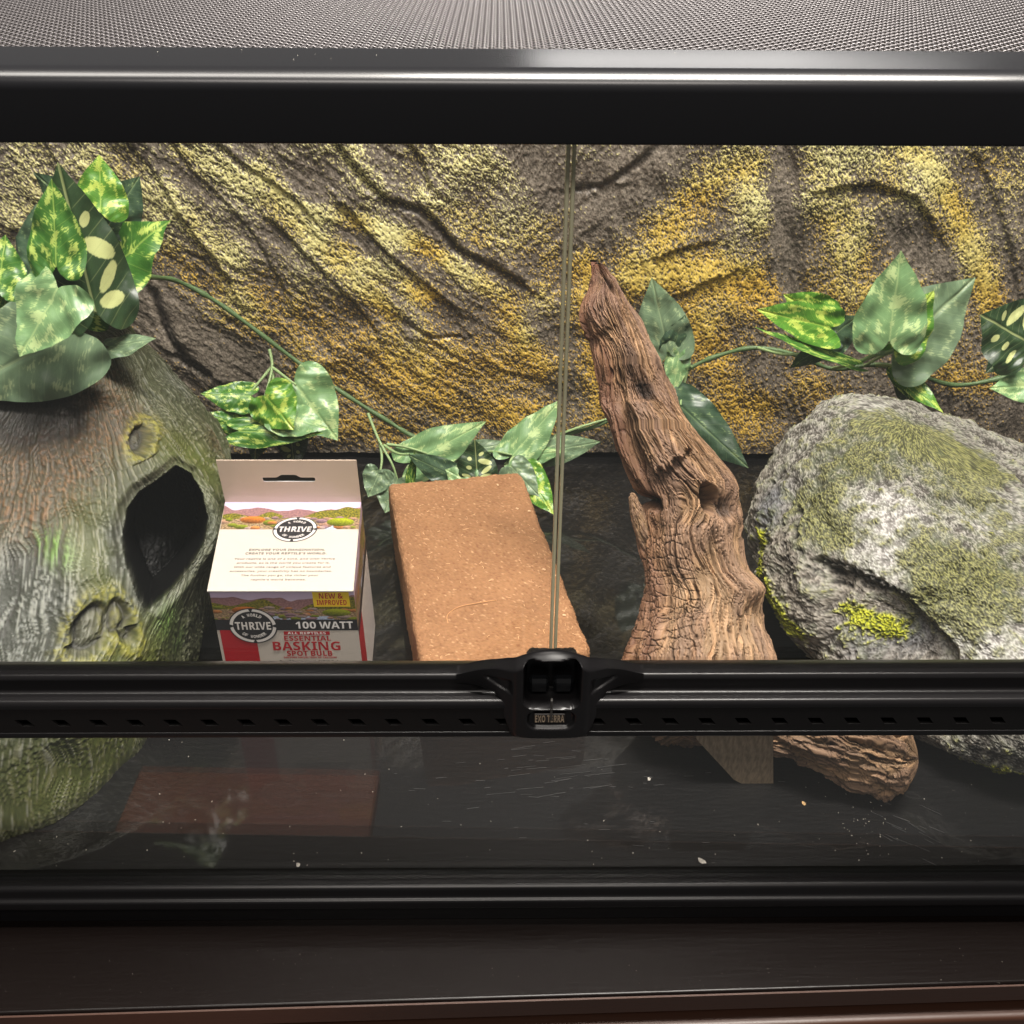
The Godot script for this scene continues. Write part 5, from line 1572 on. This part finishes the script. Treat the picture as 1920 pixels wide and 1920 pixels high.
		part("leaf", leaf_mesh(l[0], l[1], l[2], l[3], l[4], l[5], l[6], n), skins[l[7]], t)


# ---------------------------------------------------------------- bits on the floor and sills
func flake_mesh(size: float, key: int) -> ArrayMesh:
	var st := SurfaceTool.new()
	st.begin(Mesh.PRIMITIVE_TRIANGLES)
	var r := RandomNumberGenerator.new()
	r.seed = 90 + key
	var ring := []
	for k in 9:
		var a := TAU * k / 9.0
		ring.append(Vector3(cos(a) * size * r.randf_range(0.7, 1.1), r.randf_range(0.0, size * 0.25), sin(a) * size * 0.6 * r.randf_range(0.7, 1.1)))
	var top := Vector3(0, size * 0.4, 0)
	for k in 9:
		tri(st, top, ring[k], ring[(k + 1) % 9], Vector3.UP)
		tri(st, Vector3(0, 0, 0), ring[k], ring[(k + 1) % 9], Vector3.DOWN)
	return st.commit()

func debris() -> void:
	var pale := plain(rgb(196, 190, 180), 0.5)
	for f in [
		[Vector3(-0.1373, 0.0004, -0.0062), 0.0020, "pale seed shaped flake on the tank floor near the left front sill"],
		[Vector3(0.0785, 0.0004, -0.0074), 0.0026, "flat pale flake on the tank floor near the right front sill"],
		[Vector3(0.0572, 0.0004, -0.0652), 0.0017, "white crumb on the tank floor left of the driftwood root"],
		[Vector3(0.1432, 0.0004, -0.0469), 0.0018, "tan wood splinter on the tank floor in front of the driftwood root"],
	]:
		var o := MeshInstance3D.new()
		o.name = numbered("flake")
		o.mesh = flake_mesh(f[1], int(f[1] * 10000))
		o.material_override = pale if not f[2].begins_with("tan") else plain(rgb(206, 168, 116), 0.5)
		o.position = f[0]
		o.rotation.y = f[1] * 900.0
		add_child(o, true)
		tag(o, f[2], "flake", "flakes on the tank floor")
	# dust and crumbs too fine to count
	var mm := MultiMesh.new()
	mm.transform_format = MultiMesh.TRANSFORM_3D
	mm.mesh = flake_mesh(0.00050, 3)
	var n := 420
	mm.instance_count = n
	for k in n:
		var p := Vector3(rng.randf_range(-0.30, 0.30), 0.0002, -0.006 - 0.20 * pow(rng.randf(), 1.4))
		if k > 300:
			p = Vector3(rng.randf_range(-0.32, 0.32), -0.0318, rng.randf_range(0.013, 0.046))
		elif k > 285:
			p = Vector3(rng.randf_range(-0.19, 0.14), 0.3986, rng.randf_range(-0.025, 0.006))
		elif k > 230:
			p = Vector3(rng.randf_range(-0.08, 0.22), -0.0062, rng.randf_range(-0.0035, -0.0006))
		elif k > 190:
			p = Vector3(0.170 + rng.randfn(0, 0.012), 0.0002, -0.030 + rng.randfn(0, 0.012))
		var s := rng.randf_range(0.3, 1.0) * (0.55 if k > 230 else 1.0)
		if k > 300:
			s *= 0.6
		mm.set_instance_transform(k, Transform3D(Basis(Vector3.UP, rng.randf() * TAU).scaled(Vector3(s, s, s * rng.randf_range(0.5, 1.6))), p))
	var dust := MultiMeshInstance3D.new()
	dust.name = "dust"
	dust.multimesh = mm
	dust.material_override = plain(rgb(190, 184, 172), 0.6)
	tag(dust, "fine pale dust and crumbs scattered over the tank floor and cabinet", "dust")
	dust.set_meta("kind", "stuff")
	add_child(dust, true)
